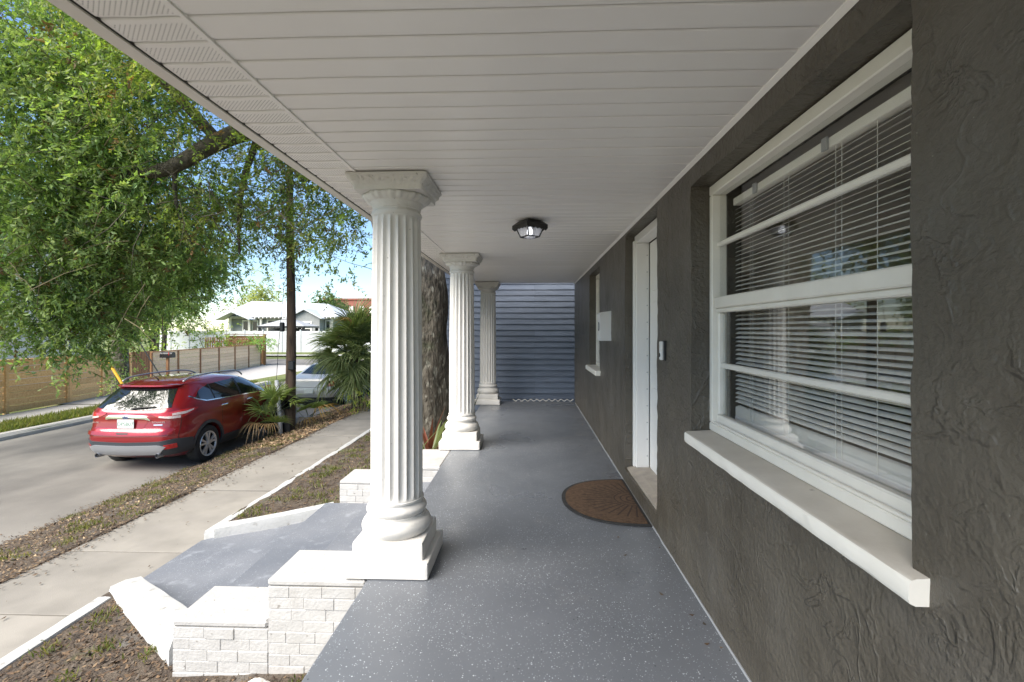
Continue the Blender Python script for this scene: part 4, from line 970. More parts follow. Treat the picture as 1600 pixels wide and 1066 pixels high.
def palm(label,loc,zc,nfr,meshes,seed,sc=1,el_range=(-35,80),trunk=None,extra=None,name='fan_palm'):
    t=thing(name,label,'palm',loc); rr_=random.Random(seed)
    if trunk:
        mb=MB(); mb.tube([(loc[0],loc[1],loc[2]-.1),(loc[0]+.05,loc[1],loc[2]+trunk*.5),(loc[0],loc[1],loc[2]+trunk)],[.16,.14,.12],10); mb.build('trunk',M['limb'],t)
    for i in range(nfr):
        e=R(el_range[0]+(el_range[1]-el_range[0])*((i+.5)/nfr)**.9); a=i*2.39996+rr_.uniform(-.3,.3)
        o=link('frond',meshes[rr_.randrange(len(meshes))],t,(loc[0]+rr_.uniform(-.06,.06),loc[1]+rr_.uniform(-.06,.06),zc+rr_.uniform(-.25,.25)*sc))
        o.rotation_euler=(Matrix.Rotation(a,3,'Z')@Matrix.Rotation(-e,3,'Y')@Matrix.Rotation(rr_.uniform(-.5,.5),3,'X')).to_euler(); s=sc*rr_.uniform(.8,1.12); o.scale=(s,s,s)
    if extra:
        for (me,a,e,z,s) in extra:
            o=link('dead_frond',me,t,(loc[0],loc[1],z)); o.rotation_euler=(Matrix.Rotation(R(a),3,'Z')@Matrix.Rotation(R(-e),3,'Y')).to_euler(); o.scale=(s,s,s)
    return t
fm=[frond_mesh('frond',30,.78,.72,PG,51,.55,.036),frond_mesh('frond',28,.72,.62,PG,52,.75,.034),frond_mesh('frond',32,.80,.55,PG,53,.40,.036)]
dead=[frond_mesh('dead_frond',20,.55,.5,[(.42,.26,.07),(.34,.20,.06)],54,1.1,.034),frond_mesh('dead_frond',18,.5,.4,[(.30,.19,.09),(.36,.25,.13)],55,1.2,.034)]
palm('big bushy fan palm between the sidewalk and the silver car',(-5.05,13.75,-.95),.75,112,fm,61,1.0,(-58,85),1.6,[(dead[0],210,-30,.9,.9),(dead[0],250,35,1.5,.8),(dead[1],235,5,1.3,.8)])
fm2=[frond_mesh('frond',22,.50,.55,[(.22,.29,.07),(.28,.33,.10),(.17,.24,.07)],56,.45,.030,170),frond_mesh('frond',20,.46,.48,[(.22,.29,.07),(.30,.34,.12)],57,.6,.030,170)]
palm('small palmetto clump growing against the utility pole and the red car',(-6.02,10.92,-1.02),-.72,15,fm2,62,1.0,(25,80),None,[(dead[1],200,15,-.6,.9),(dead[1],245,5,-.65,.95),(dead[1],290,10,-.7,.8),(dead[1],165,20,-.6,.9)],'palmetto')
palm('low palmetto with a drooping orange dead frond right of the pole',(-5.62,12.0,-1.0),-.78,6,fm2,63,.75,(10,60),None,[(dead[0],-25,30,-.72,.95),(dead[0],-75,10,-.75,.7)],'palmetto')
# cordyline and strap leaves by the trunk
def strap(label,loc,cols,nlv,L,seed,name,w=.05):
    t=thing(name,label,'plant',loc); rr_=random.Random(seed)
    for i in range(nlv):
        a=rr_.uniform(0,6.28); e=R(rr_.uniform(35,82)); ln=L*rr_.uniform(.7,1.2); V=[];F=[];c=rr_.choice(cols)
        for j in range(7):
            s=j/6; h=ln*(math.cos(e)*s+.15*s*s); z_=ln*(math.sin(e)*s-.45*s*s*math.cos(e)); ww=w*(.4+1.6*s if s<.4 else 1.04*(1-(s-.4)/.6)+.02)*.5
            V+=[(h*math.cos(a)-ww*math.sin(a),h*math.sin(a)+ww*math.cos(a),z_+ww*.3),(h*math.cos(a),h*math.sin(a),z_),(h*math.cos(a)+ww*math.sin(a),h*math.sin(a)-ww*math.cos(a),z_+ww*.3)]
            if j: F+=[((j-1)*3,j*3,j*3+1,(j-1)*3+1),((j-1)*3+1,j*3+1,j*3+2,(j-1)*3+2)]
        me=mk('leaf',V,F,M['frond'],True); at=me.attributes.new('tint','FLOAT_COLOR','POINT'); at.data.foreach_set('color',np.array([(c[0],c[1],c[2],1)]*len(V),dtype=np.float32).reshape(-1)); link('leaf',me,t,loc)
strap('red-leaved cordyline at the foot of the oak between the columns',(-1.55,7.35,-.56),[(.30,.05,.03),(.16,.05,.03),(.09,.11,.03),(.10,.13,.04)],20,.95,71,'cordyline',.07)
strap('green strap-leaved plant beside the red cordyline by the oak',(-1.75,6.95,-.56),[(.06,.09,.03),(.09,.12,.04),(.12,.10,.05)],22,.8,72,'strap_plant',.03)
strap('dark green bladed plant touching the farthest column base',(-1.22,9.5,-.5),[(.04,.07,.025),(.06,.09,.03)],8,.85,73,'strap_plant',.035)

# ------------------------------------------------------------------ litter, weeds, grass
def scatter(name,label,n,area,pal,seed,size,upright=0,kind='stuff',cat=None,wr=.5,clumps=None):
    rng=np.random.default_rng(seed); P=[]
    if clumps:
        cs=[]
        while len(cs)<clumps:
            x=rng.uniform(area[0],area[1]); y=rng.uniform(area[2],area[3])
            if area[4](x,y): cs.append((x,y))
    while len(P)<n:
        if clumps: c=cs[rng.integers(0,clumps)]; x=c[0]+rng.normal(0,.05); y=c[1]+rng.normal(0,.05)
        else: x=rng.uniform(area[0],area[1]); y=rng.uniform(area[2],area[3])
        if area[4](x,y): P.append((x,y,gz(x,y)+.004))
    P=np.array(P); n=len(P); D=rng.normal(0,1,(n,3)); D[:,2]=np.abs(D[:,2])*.18+.03
    if upright: D[:,:2]*=.45; D[:,2]=upright*rng.uniform(.6,1.2,n)
    D=unit(D); S=unit(np.cross(D,rng.normal(0,.35,(n,3))+np.array([0,0,1.]))) if not upright else unit(np.cross(D,rng.normal(0,1,(n,3))))
    L=size*rng.uniform(.5,1.4,n); pal=np.array(pal); C=pal[rng.integers(0,len(pal),n)]*rng.uniform(.7,1.3,(n,1))
    me=leafmesh(name,P,D,S,L,L*wr,C,M['litter' if not upright else 'leaf'],.3)
    o=link(name,me); tag(o,label,cat,None,'stuff'); return o
def not_walk(x,y):
    t=min(1,max(0,(x+3.47)/1.13)); return not (3.98-.78*t-.12<y<4.93+.57*t+.12)
BRN=[(.085,.052,.030),(.125,.078,.041),(.055,.036,.023),(.155,.105,.06),(.105,.080,.057),(.070,.056,.043)]
near=(-3.32,-1.0,.4,3.8,lambda x,y:not_walk(x,y) and not(x>-2.2 and y>2.78))
far_=(-3.34,-1.0,5.2,13.5,lambda x,y:not_walk(x,y) and not(x>-2.25 and y<5.98))
stripA=(RD_N-.02,SW_F+.03,1.5,30,lambda x,y:True)
scatter('leaf_litter','brown leaf litter on the near bed',9000,near,BRN,81,.034,cat='leaf litter')
scatter('leaf_litter','brown leaf litter on the bed behind the columns',11000,far_,BRN,82,.038,cat='leaf litter')
scatter('leaf_litter','dry leaves on the verge beside the road',20000,(RD_N-.05,SW_F+.06,2.0,13,lambda x,y:True),BRN+[(.30,.22,.13)],83,.036,cat='leaf litter')
scatter('leaf_litter','thick dry leaves around the palm',9000,(-6.45,SW_F+.10,9.2,16,lambda x,y:True),[(.30,.20,.11),(.38,.27,.16),(.24,.15,.08)],84,.07,cat='leaf litter')
scatter('weeds','green weed tufts on the near bed',2200,near,[(.10,.13,.035),(.15,.16,.05),(.18,.16,.07)],85,.045,1.0,cat='weeds',wr=.22,clumps=60)
scatter('weeds','yellow-green weed tufts on the far bed',5200,(-3.3,-1.2,5.2,11,far_[4]),[(.16,.17,.05),(.22,.20,.08),(.12,.15,.04)],86,.05,.9,cat='weeds',wr=.2,clumps=170)
scatter('weeds','sparse weeds on the verge',4200,(RD_N,SW_F,2.5,12,lambda x,y:True),[(.15,.16,.05),(.20,.18,.08)],87,.05,.9,cat='weeds',wr=.2,clumps=150)
scatter('grass','rough grass along the far side of the road',26000,(-13.75,-12.72,6,22,lambda x,y:True),[(.17,.20,.045),(.22,.24,.06),(.13,.17,.035),(.28,.25,.10)],88,.15,1.1,cat='grass',wr=.10)
rl=np.random.default_rng(9); P=[]
n=60
xy=np.stack([rl.uniform(-4.6,-3.5,n),rl.uniform(2.5,11,n),np.full(n,-.738)],1)
D=unit(np.stack([rl.normal(0,1,n),rl.normal(0,1,n),np.full(n,.05)],1)); S=unit(np.cross(D,np.array([[0,0,1.]])))
me=leafmesh('fallen_leaves',xy,D,S,rl.uniform(.02,.06,n),rl.uniform(.01,.025,n),np.array(BRN)[rl.integers(0,len(BRN),n)],M['litter']); tag(link('fallen_leaves',me),'few fallen leaves on the pale sidewalk','leaf litter',None,'stuff')

def spill(label,n,x0,dx,y0,y1,z,seed):
    r_=np.random.default_rng(seed); x=x0+dx*r_.exponential(.30,n); P=np.stack([x,r_.uniform(y0,y1,n),np.full(n,z)],1)
    D=unit(np.stack([r_.normal(0,1,n),r_.normal(0,1,n),np.full(n,.12)],1)); S=unit(np.cross(D,np.array([[0,0,1.]])))
    L=r_.uniform(.012,.042,n); me=leafmesh('fallen_leaves',P,D,S,L,L*.55,np.array(BRN)[r_.integers(0,len(BRN),n)],M['litter']); tag(link('fallen_leaves',me),label,'leaf litter',None,'stuff')
spill('litter spilling over the road edge of the verge',2600,RD_N+.04,-.22,2.5,13,-1.110,101)
spill('litter spilling from the verge onto the sidewalk',2000,SW_F-.02,.22,2.5,13,-.742,102)
spill('bits blown against the house wall on the porch floor',26,.90,-.5,1.3,9,.003,103)
t=MB(); bm=bmesh.new(); bmesh.ops.create_icosphere(bm,subdivisions=3,radius=1)
for q in bm.verts:
    d=1+.35*mnoise.noise(q.co*1.3+Vector((4,0,0)))+.12*mnoise.noise(q.co*4); q.co=Vector((q.co.x*.085*d,q.co.y*.07*d,q.co.z*.06*d))
me=bpy.data.meshes.new('stone'); bm.to_mesh(me); bm.free(); me.materials.append(M['rock']); tag(link('stone',me,None,(-1.53,2.62,-.545)),'broken white stone lying at the foot of the brick cheek wall','stone')

# ------------------------------------------------------------------ utility pole, guy wires
PX,PY=-5.77,11.33
up=thing('utility_pole','brown wooden utility pole on the verge with black boxes','utility pole',(PX,PY,-.95))
mb=MB(); mb.tube([(PX+.02*math.sin(z_),PY,z_) for z_ in np.arange(-1.1,9.2,.3)],[.128-.0025*i for i in range(len(np.arange(-1.1,9.2,.3)))],18); mb.build('pole',M['pole_wood'],up,smooth=True,angle=50)
for (dx,z_,w_,h_) in ((-.13,1.55,.05,.11),(.10,.63,.075,.11),(-.05,-.30,.11,.11),(.02,-.30,.085,.10),(-.13,-.18,.04,.12),(-.02,-.86,.11,.12)):
    mb=MB(); mb.cbox(PX+dx-w_,PX+dx+w_,PY-.19,PY-.10,z_-h_,z_+h_,.02); mb.build('box',M['black_plastic'],up)
mb=MB(); limb(mb,[(PX,PY,3.55),(PX-.18,PY-.05,3.68),(PX-.34,PY-.05,3.78)],.06,.045,8,3); mb.build('stub',M['pole_wood'],up,smooth=True)
gw=thing('guy_wire','white plastic guard of the guy wire leaning beside the utility pole','guy wire',(-5.83,11.05,-.98))
mb=MB(); mb.tube([(-5.84,11.02,-1.05),(-5.93,11.10,-.3),(-6.02,11.15,.28)],[.048,.046,.042],10); mb.build('guard',M['pvc'],gw,smooth=True)
mb=MB(); mb.tube([(-6.02,11.15,.28),(-5.99,11.17,1.0),(-5.90,11.28,2.6)],.006,5); mb.build('wire',M['wire'],gw)
yg=thing('guy_wire','yellow guy wire guard slanting beside the roadside tree','guy wire',(-13.2,15.6,-1.05))
mb=MB(); mb.tube([(-12.95,15.3,-1.1),(-14.25,15.5,.62)],.045,8); mb.build('guard',M['yellow_guard'],yg)
mb=MB(); mb.tube([(-14.25,15.5,.62),(-16.2,15.8,3.2)],.008,5); mb.build('wire',M['wire'],yg)
yg=thing('guy_wire','thin dark guy wire slanting right of the roadside tree trunk','guy wire',(-12.4,16.5,-1.05))
mb=MB(); mb.tube([(-12.5,16.5,-1.08),(-13.6,16.6,.45),(-15.0,16.8,2.4)],.022,6); mb.build('wire',M['wire'],yg)
pw_=MB(); pw_.tube([(-3.2,12.5,2.7)]+[(-4.6-1.9*i,13.6+3.4*i,3.25+.62*i+.03*i*i) for i in range(8)],.010,5); tag(pw_.build('power_line',M['wire']),'thin overhead wire crossing the sky beside the nearest column','wire')
vn=thing('climbing_vine','green vine clinging to the upper utility pole','vine',(PX,PY,2.2))
rng=np.random.default_rng(91); n=420; zz_=rng.uniform(2.3,6.5,n); a=rng.uniform(0,6.28,n); keep=rng.uniform(0,1,n)<np.clip((zz_-2.0)/1.3,.1,1); zz_=zz_[keep]; a=a[keep]; n=len(a)
O=np.stack([PX+.13*np.cos(a),PY+.13*np.sin(a),zz_],1); Dr=unit(np.stack([np.cos(a),np.sin(a),rng.normal(-.3,.6,n)],1))
me=leafmesh('foliage',*sprays(rng,O,Dr,7,.14,.055,OAK_DK+[(.12,.12,.03)],.5,.3),M['leaf']); link('foliage',me,vn,(0,0,0)).location=-wl(vn)

# ------------------------------------------------------------------ fences across the street
def lerp3(a,b_,t): return tuple(a[i]+(b_[i]-a[i])*t for i in range(3))
def plank_fence(label,A,B,h,npan,nboards,m,pm,gap=.012,th=.022,cap=True,group='plank fences across the street'):
    t=thing('plank_fence',label,'fence',A,group); A=Vector(A);B=Vector(B); d=(B-A); L=Vector((d.x,d.y,0)).length; ang=math.atan2(d.y,d.x)
    bh_=h/nboards
    for p in range(npan):
        a=A+d*(p/npan); b2=A+d*((p+1)/npan); ln=L/npan
        me=mk('board',*(lambda q:(q.v,q.f))(MB().cbox(0,ln-.012,-th/2,th/2,0,bh_-gap,.004)),m)
        for k in range(nboards):
            o=link('board',me,t,(a.x,a.y,a.z+.05+k*bh_)); o.rotation_euler=(random.uniform(-.004,.004),-math.atan2(d.z,L),ang+random.uniform(-.001,.001))
        mb=MB(); mb.cbox(-.05,.05,-.055,.055,-.2,h+.03,.006); me=mk('post',mb.v,mb.f,pm); o=link('post',me,t,(a.x,a.y,a.z)); o.rotation_euler=(0,0,ang)
    o=link('post',me,t,(B.x,B.y,B.z)); o.rotation_euler=(0,0,ang)
    if cap:
        me=mk('cap_rail',*(lambda q:(q.v,q.f))(MB().cbox(0,L,-.07,.05,0,.035,.005)),pm); o=link('cap_rail',me,t,(A.x,A.y,A.z+h+.04)); o.rotation_euler=(0,-math.atan2(d.z,L),ang)
    return t
plank_fence('orange cedar plank fence left of the roadside tree',(-15.1,5.5,-1.06),(-15.95,15.9,-1.08),1.58,5,8,M['cedar'],M['cedar'])
plank_fence('cedar plank fence directly behind the red car rear window',(-15.97,16.0,-1.08),(-16.4,19.0,-1.10),1.56,2,8,M['cedar'],M['cedar'])
plank_fence('long pale cedar plank fence with dark mailbox',(-16.72,20.5,-1.08),(-19.2,33.4,-1.16),1.52,6,8,M['cedar_pale'],M['cedar_dark'])
pk=thing('fence_gate','dark vertical-board gate between the two plank fences','gate',(-16.5,19.7,-1.1))
for k in range(8):
    mb=MB(); mb.cbox(-.075,.075,-.012,.012,0,1.60,.004); me=mk('gate_board',mb.v,mb.f,M['cedar_dark']); o=link('gate_board',me,pk,(-16.44-.032*k,19.12+.168*k,-1.05)); o.rotation_euler=(0,0,R(101))
kp=thing('picket_fence','dark wooden picket fence behind the pale plank fence','fence',(-21.5,36.2,-1.1))
for k in range(26):
    mb=MB(); mb.cbox(-.055,.055,-.01,.01,0,2.1,.004); me=mk('picket',mb.v,mb.f,M['cedar_dark']) if k==0 else me; link('picket',me,kp,(-24.6+.165*k,35.4+.02*k,-1.2))
for z_ in (-.4,.5):
    mb=MB(); mb.cbox(-24.7,-20.3,35.42,35.46,z_,z_+.09,.004); mb.v=[(p[0],p[1]+.02*(p[0]+24.7)/.165*.9+.05,p[2]) for p in mb.v]; mb.build('rail',M['cedar_dark'],kp)
wp=thing('plank_wall','short dark cedar plank wall at the end of the pale fence','fence',(-19.2,33.6,-1.2))
for k in range(10):
    mb=MB(); mb.cbox(-21.9,-19.15,33.72,33.745,-1.0+.205*k,-.815+.205*k,.004); mb.build('board',M['cedar_dark'],wp)
mb=MB(); mb.cbox(-19.14,-19.0,33.64,33.80,-1.3,1.12,.008); mb.build('post',M['cedar_dark'],wp)
mb=MB(); mb.cbox(-22.0,-18.95,33.62,33.82,1.12,1.16,.006); mb.build('cap_rail',M['cedar_dark'],wp)
mbx=thing('street_mailbox','black round-topped mailbox standing before the pale plank fence','mailbox',(-15.9,20.45,-1.05))
mb=MB(); pr_=[(-.12,0),(.12,0),(.12,.14)]+[(.12*math.cos(a),.14+.11*math.sin(a)) for a in np.linspace(.3,math.pi-.3,8)]+[(-.12,.14)]
mb.prism([(20.45+p[0],.25+p[1]) for p in pr_],-16.2,-15.66,'x'); mb.build('box',M['black_metal'],mbx)
mb=MB(); mb.cbox(-15.97,-15.87,20.40,20.50,-1.1,.25,.006); mb.build('post',M['cedar_dark'],mbx)
mb=MB(); mb.cbox(-15.80,-15.77,20.32,20.335,.36,.50,.003); mb.build('flag',M['red_lens'],mbx)
vf=thing('vinyl_fence','tall white vinyl fence in front of the grey bungalow','fence',(-25,49,-.9))
for k in range(15):
    xa=-40+2.0*k; mb=MB(); mb.cbox(xa+.07,xa+1.93,49.18,49.22,-.95,1.32,.005); mb.build('panel',M['vinyl_fence'],vf)
    mb=MB(); mb.cbox(xa-.065,xa+.065,49.13,49.27,-1.0,1.40,.01); mb.build('post',M['vinyl_fence'],vf)
    mb=MB(); mb.lathe([(.085,1.401),(.085,1.43),(.0,1.50)],(xa,49.2,0),4); mb.build('post_cap',M['vinyl_fence'],vf)

# ------------------------------------------------------------------ grey bungalow, gazebo, brick building, white house
bg=thing('bungalow','grey bungalow with white metal roof behind the vinyl fence','house',(-30,58,-.8))
mb=MB(); mb.box(-36.9,-24.0,57.4,66,-.9,3.15); mb.build('wall',M['gray_siding'],bg)
rf=MB(); E0,Rg=3.08,5.25
rf.add([(-37.8,56.6,E0),(-23.0,56.6,E0),(-26.4,61.7,Rg-.4),(-36.6,61.7,Rg),(-37.8,66.8,E0),(-23.0,66.8,E0),(-37.8,56.6,E0-.1),(-23.0,56.6,E0-.1),(-23.0,66.8,E0-.1),(-37.8,66.8,E0-.1)],[(0,1,2,3),(1,5,2),(5,4,3,2),(4,0,3),(0,6,7,1),(1,7,8,5),(5,8,9,4),(4,9,6,0),(6,9,8,7)])
roof=rf.build('roof',M['metal_roof'],bg)
for k in range(30):
    xa=-37.6+.49*k; mb=MB(); mb.cbox(xa-.05,xa+.05,56.5,57.3,E0-.26,E0-.11,.01); mb.build('rafter_tail',M['white_trim'],roof)
mb=MB(); mb.prism([(-28.5,-.9),(-25.0,-.9),(-25.0,2.85),(-26.75,3.75),(-28.5,2.85)],56.0,57.4); gb=mb.build('gable_wing',M['gray_siding'],bg)
mb=MB(); mb.prism([(-28.9,2.72),(-26.75,3.86),(-24.6,2.72),(-24.6,2.84),(-26.75,4.02),(-28.9,2.84)],55.6,60.0); mb.build('gable_roof',M['metal_roof'],gb)
for k,(xa,xb,za,zc,yy) in enumerate(((-32.0,-30.5,.9,2.55,57.4),(-27.6,-26.1,.9,2.3,56.0),(-35.1,-34.3,.2,2.5,57.4),(-33.9,-33.4,.2,2.5,57.4),(-24.75,-24.35,.6,2.5,57.4))):
    mb=MB(); mb.cbox(xa-.16,xb+.16,yy-.06,yy-.005,za-.14,zc+.16,.01); wn=mb.build('window',M['white_trim'],bg)
    mb=MB(); mb.box(xa,xb,yy-.075,yy-.062,za,zc); mb.build('pane',M['dark_window'],wn)
    mb=MB(); mb.box(xa,xb,yy-.09,yy-.076,(za+zc)/2-.04,(za+zc)/2+.04); mb.build('glazing_bar',M['white_trim'],wn)
for xa in (-36.6,-34.2,-32.75,-24.05):
    mb=MB(); mb.cbox(xa-.13,xa+.13,57.0 if xa<-30 else 57.25,57.2 if xa<-30 else 57.39,-.9,3.0,.02); mb.build('post',M['white_trim'],bg)
mb=MB(); mb.prism([(-37.4,2.62),(-35.4,3.55),(-33.2,2.62),(-33.2,2.75),(-35.4,3.70),(-37.4,2.75)],55.4,57.2); mb.build('porch_roof',M['metal_roof'],bg)
gz_=thing('gazebo','dark canopy gazebo with grey pyramid roof behind the white fence','gazebo',(-26.7,52.1,-.85))
mb=MB(); mb.add([(-29.3,50.3,1.86),(-24.1,50.3,1.86),(-24.1,53.9,1.86),(-29.3,53.9,1.86),(-27.2,51.8,2.62),(-26.2,51.8,2.62),(-26.2,52.4,2.62),(-27.2,52.4,2.62)],[(0,1,5,4),(1,2,6,5),(2,3,7,6),(3,0,4,7),(4,5,6,7),(3,2,1,0)]); mb.build('canopy',M['canopy_grey'],gz_)
mb=MB(); mb.add([(-27.4,51.7,2.66),(-26.0,51.7,2.66),(-26.0,52.5,2.66),(-27.4,52.5,2.66),(-26.7,52.1,2.95)],[(0,1,4),(1,2,4),(2,3,4),(3,0,4),(3,2,1,0)]); mb.build('canopy_vent',M['canopy_grey'],gz_)
for (xa,xb,ya,yc) in ((-29.3,-24.1,50.28,50.32),(-29.3,-24.1,53.88,53.92),(-29.32,-29.28,50.33,53.87),(-24.12,-24.08,50.33,53.87)):
    mb=MB(); mb.box(xa,xb,ya,yc,1.68,1.86); mb.build('valance',M['black_metal'],gz_)
for xa in (-29.1,-24.3):
    for ya in (50.5,53.7):
        mb=MB(); mb.cbox(xa-.16,xa+.16,ya-.06,ya+.06,-.95,1.67,.01); mb.build('post',M['black_metal'],gz_)
for xa in (-28.9,-26.9):
    mb=MB(); mb.cbox(xa,xa+.9,53.5,53.56,-.9,1.66,.02); mb.build('curtain',M['black_plastic'],gz_)
bb=thing('brick_building','distant red brick building rising above the bungalow','building',(-50,140,-.8))
mb=MB(); mb.box(-61,-42,140,160,-1,10.3); mb.build('wall',M['brick_red'],bb)
mb=MB(); mb.box(-61.3,-41.7,139.7,160.3,10.3,10.75); mb.build('parapet',M['brick_red'],bb)
for k in range(6):
    mb=MB(); mb.box(-59.5+3*k,-58+3*k,139.9,140.1,6.4,8.4); mb.build('window',M['white_wall'],bb)
wh=thing('white_house','white lap-sided house behind the orange fence at the far left','house',(-24.5,12,-1.05))
mb=MB(); mb.box(-31,-23.0,7,24,-1.1,5.6); mb.build('wall',M['white_wall'],wh)
for k in range(40):
    mb=MB(); z_=-.95+.165*k; mb.prism([(-23.0,z_),(-22.965,z_+.004),(-22.99,z_+.164),(-23.0,z_+.164)],7,24); mb.build('siding_board',M['white_wall'],wh)
mb=MB(); mb.prism([(-31.6,5.6),(-22.4,5.6),(-27,7.6)],6.4,24.6); mb.build('roof',M['roof_dark'],wh)
for ya in (9,14,19.5):
    mb=MB(); mb.cbox(-22.96,-22.90,ya-.65,ya+.65,.9,2.6,.01); wn=mb.build('window',M['white_trim'],wh); mb=MB(); mb.box(-22.899,-22.885,ya-.55,ya+.55,1.0,2.5); mb.build('pane',M['dark_window'],wn)

# ------------------------------------------------------------------ cars
class Shell:
    """car body surface: horizontal slices; u runs from the rear (0) to the front, x across, z up"""
    def __init__(s,T,rr=.26,ru=.46,cr=.07,rf=.34,rfu=.7,cf=.16):
        a=np.array(T); s.zt=np.linspace(a[0,0],a[-1,0],400)
        def sm(c):
            y=np.interp(s.zt,a[:,0],a[:,c]); k=np.ones(13)/13; p=np.pad(y,6,mode='edge'); return np.convolve(p,k,'valid')
        s.UR,s.UF,s.W=sm(1),sm(2),sm(3); s.rr,s.ru,s.cr,s.rf,s.rfu,s.cf=rr,ru,cr,rf,rfu,cf; s.z0,s.z1=a[0,0],a[-1,0]
    def g(s,z):
        w=float(np.interp(z,s.zt,s.W)); ur=float(np.interp(z,s.zt,s.UR)); uf=float(np.interp(z,s.zt,s.UF))
        L=uf-ur; rr=min(s.rr,.7*w); ru=min(s.ru,.3*L); rf=min(s.rf,.7*w); rfu=min(s.rfu,.4*L); return w,ur,uf,rr,ru,rf,rfu
    def rear_u(s,x,z):
        w,ur,uf,rr,ru,_,_=s.g(z); x=min(abs(x),w-.0005)
        if x<=w-rr: return ur+s.cr*(x/w)**2
        u0=ur+s.cr*((w-rr)/w)**2; q=(x-(w-rr))/rr; return u0+ru*(1-math.sqrt(max(0,1-q*q)))
    def front_u(s,x,z):
        w,ur,uf,_,_,rf,rfu=s.g(z); x=min(abs(x),w-.0005)
        if x<=w-rf: return uf-s.cf*(x/w)**2
        u0=uf-s.cf*((w-rf)/w)**2; q=(x-(w-rf))/rf; return u0-rfu*(1-math.sqrt(max(0,1-q*q)))
    def side_x(s,u,z):
        w,ur,uf,rr,ru,rf,rfu=s.g(z); a=ur+s.cr*((w-rr)/w)**2+ru; b=uf-s.cf*((w-rf)/w)**2-rfu
        if u<a: q=min(1,(a-u)/ru); return w-rr+rr*math.sqrt(max(0,1-q*q))
        if u>b: q=min(1,(u-b)/rfu); return w-rf+rf*math.sqrt(max(0,1-q*q))
        return w
    def wrap(s,a,z):
        "point by distance a along the outline from the rear centre"
        w,ur,uf,rr,ru,_,_=s.g(z); a0=w-rr; al=1.571*math.sqrt((rr*rr+ru*ru)/2)*.97; sg=1 if a>=0 else -1; a=abs(a)
        if a<=a0: return (sg*a,ur+s.cr*(a/w)**2,z)
        u0=ur+s.cr*((w-rr)/w)**2
        if a<=a0+al:
            q=(a-a0)/al*math.pi/2; return (sg*(w-rr+rr*math.sin(q)),u0+ru*(1-math.cos(q)),z)
        return (sg*w,u0+ru+(a-a0-al),z)
    def outline(s,z):
        w,ur,uf,rr,ru,rf,rfu=s.g(z); P=[]
        for i in range(7): x=(w-rr)*i/7; P.append((x,s.rear_u(x,z)))
        u0=ur+s.cr*((w-rr)/w)**2
        for i in range(9): q=i/8*math.pi/2; P.append((w-rr+rr*math.sin(q),u0+ru*(1-math.cos(q))))
        v0=uf-s.cf*((w-rf)/w)**2
        for i in range(1,24): P.append((w,u0+ru+(v0-rfu-u0-ru)*i/24))
        for i in range(9): q=i/8*math.pi/2; P.append((w-rf+rf*math.cos(q),v0-rfu+rfu*math.sin(q)))
        for i in range(1,8): x=(w-rf)*(1-i/7); P.append((x,s.front_u(x,z)))
        return P+[(-x,u) for x,u in P[-2:0:-1]]
def outward(name,grid,off,mt,parent,drop=.012,ctr=None):
    "sheet from a grid of surface points pushed outward, with a skirt back to the body"
    G=[[Vector(p) for p in row] for row in grid]; nr,nc=len(G),len(G[0]); N=[[None]*nc for _ in range(nr)]
    c=Vector(ctr)
    for i in range(nr):
        for j in range(nc):
            a=G[min(i+1,nr-1)][j]-G[max(i-1,0)][j]; b=G[i][min(j+1,nc-1)]-G[i][max(j-1,0)]; n_=a.cross(b)
            n_=n_.normalized() if n_.length>1e-9 else Vector((0,0,1))
            if n_.dot(G[i][j]-c)<0: n_=-n_
            N[i][j]=n_
    V=[G[i][j]+N[i][j]*off for i in range(nr) for j in range(nc)]; F=[(i*nc+j,i*nc+j+1,(i+1)*nc+j+1,(i+1)*nc+j) for i in range(nr-1) for j in range(nc-1)]
    bd=[(0,j) for j in range(nc)]+[(i,nc-1) for i in range(1,nr)]+[(nr-1,j) for j in range(nc-2,-1,-1)]+[(i,0) for i in range(nr-2,0,-1)]
    k0=len(V); V+= [G[i][j]-N[i][j]*drop for i,j in bd]
    for q in range(len(bd)):
        q2=(q+1)%len(bd); F.append((bd[q][0]*nc+bd[q][1],bd[q2][0]*nc+bd[q2][1],k0+q2,k0+q))
    mb=MB(); mb.add(V,F); return mb.build(name,mt,parent,local=True,angle=40)
def interp_poly(pts,n):
    a=np.array(pts,float); d=np.r_[0,np.cumsum(np.hypot(*np.diff(a,axis=0).T))]; t=np.linspace(0,d[-1],n); return np.stack([np.interp(t,d,a[:,0]),np.interp(t,d,a[:,1])],1)
def panel(fn,lo,hi,n=14,m_=5):
    "grid between a lower and an upper polyline in 2-D, mapped through fn"
    A=interp_poly(lo,n); B=interp_poly(hi,n); return [[fn(*(A[j]+(B[j]-A[j])*i/(m_-1))) for j in range(n)] for i in range(m_)]
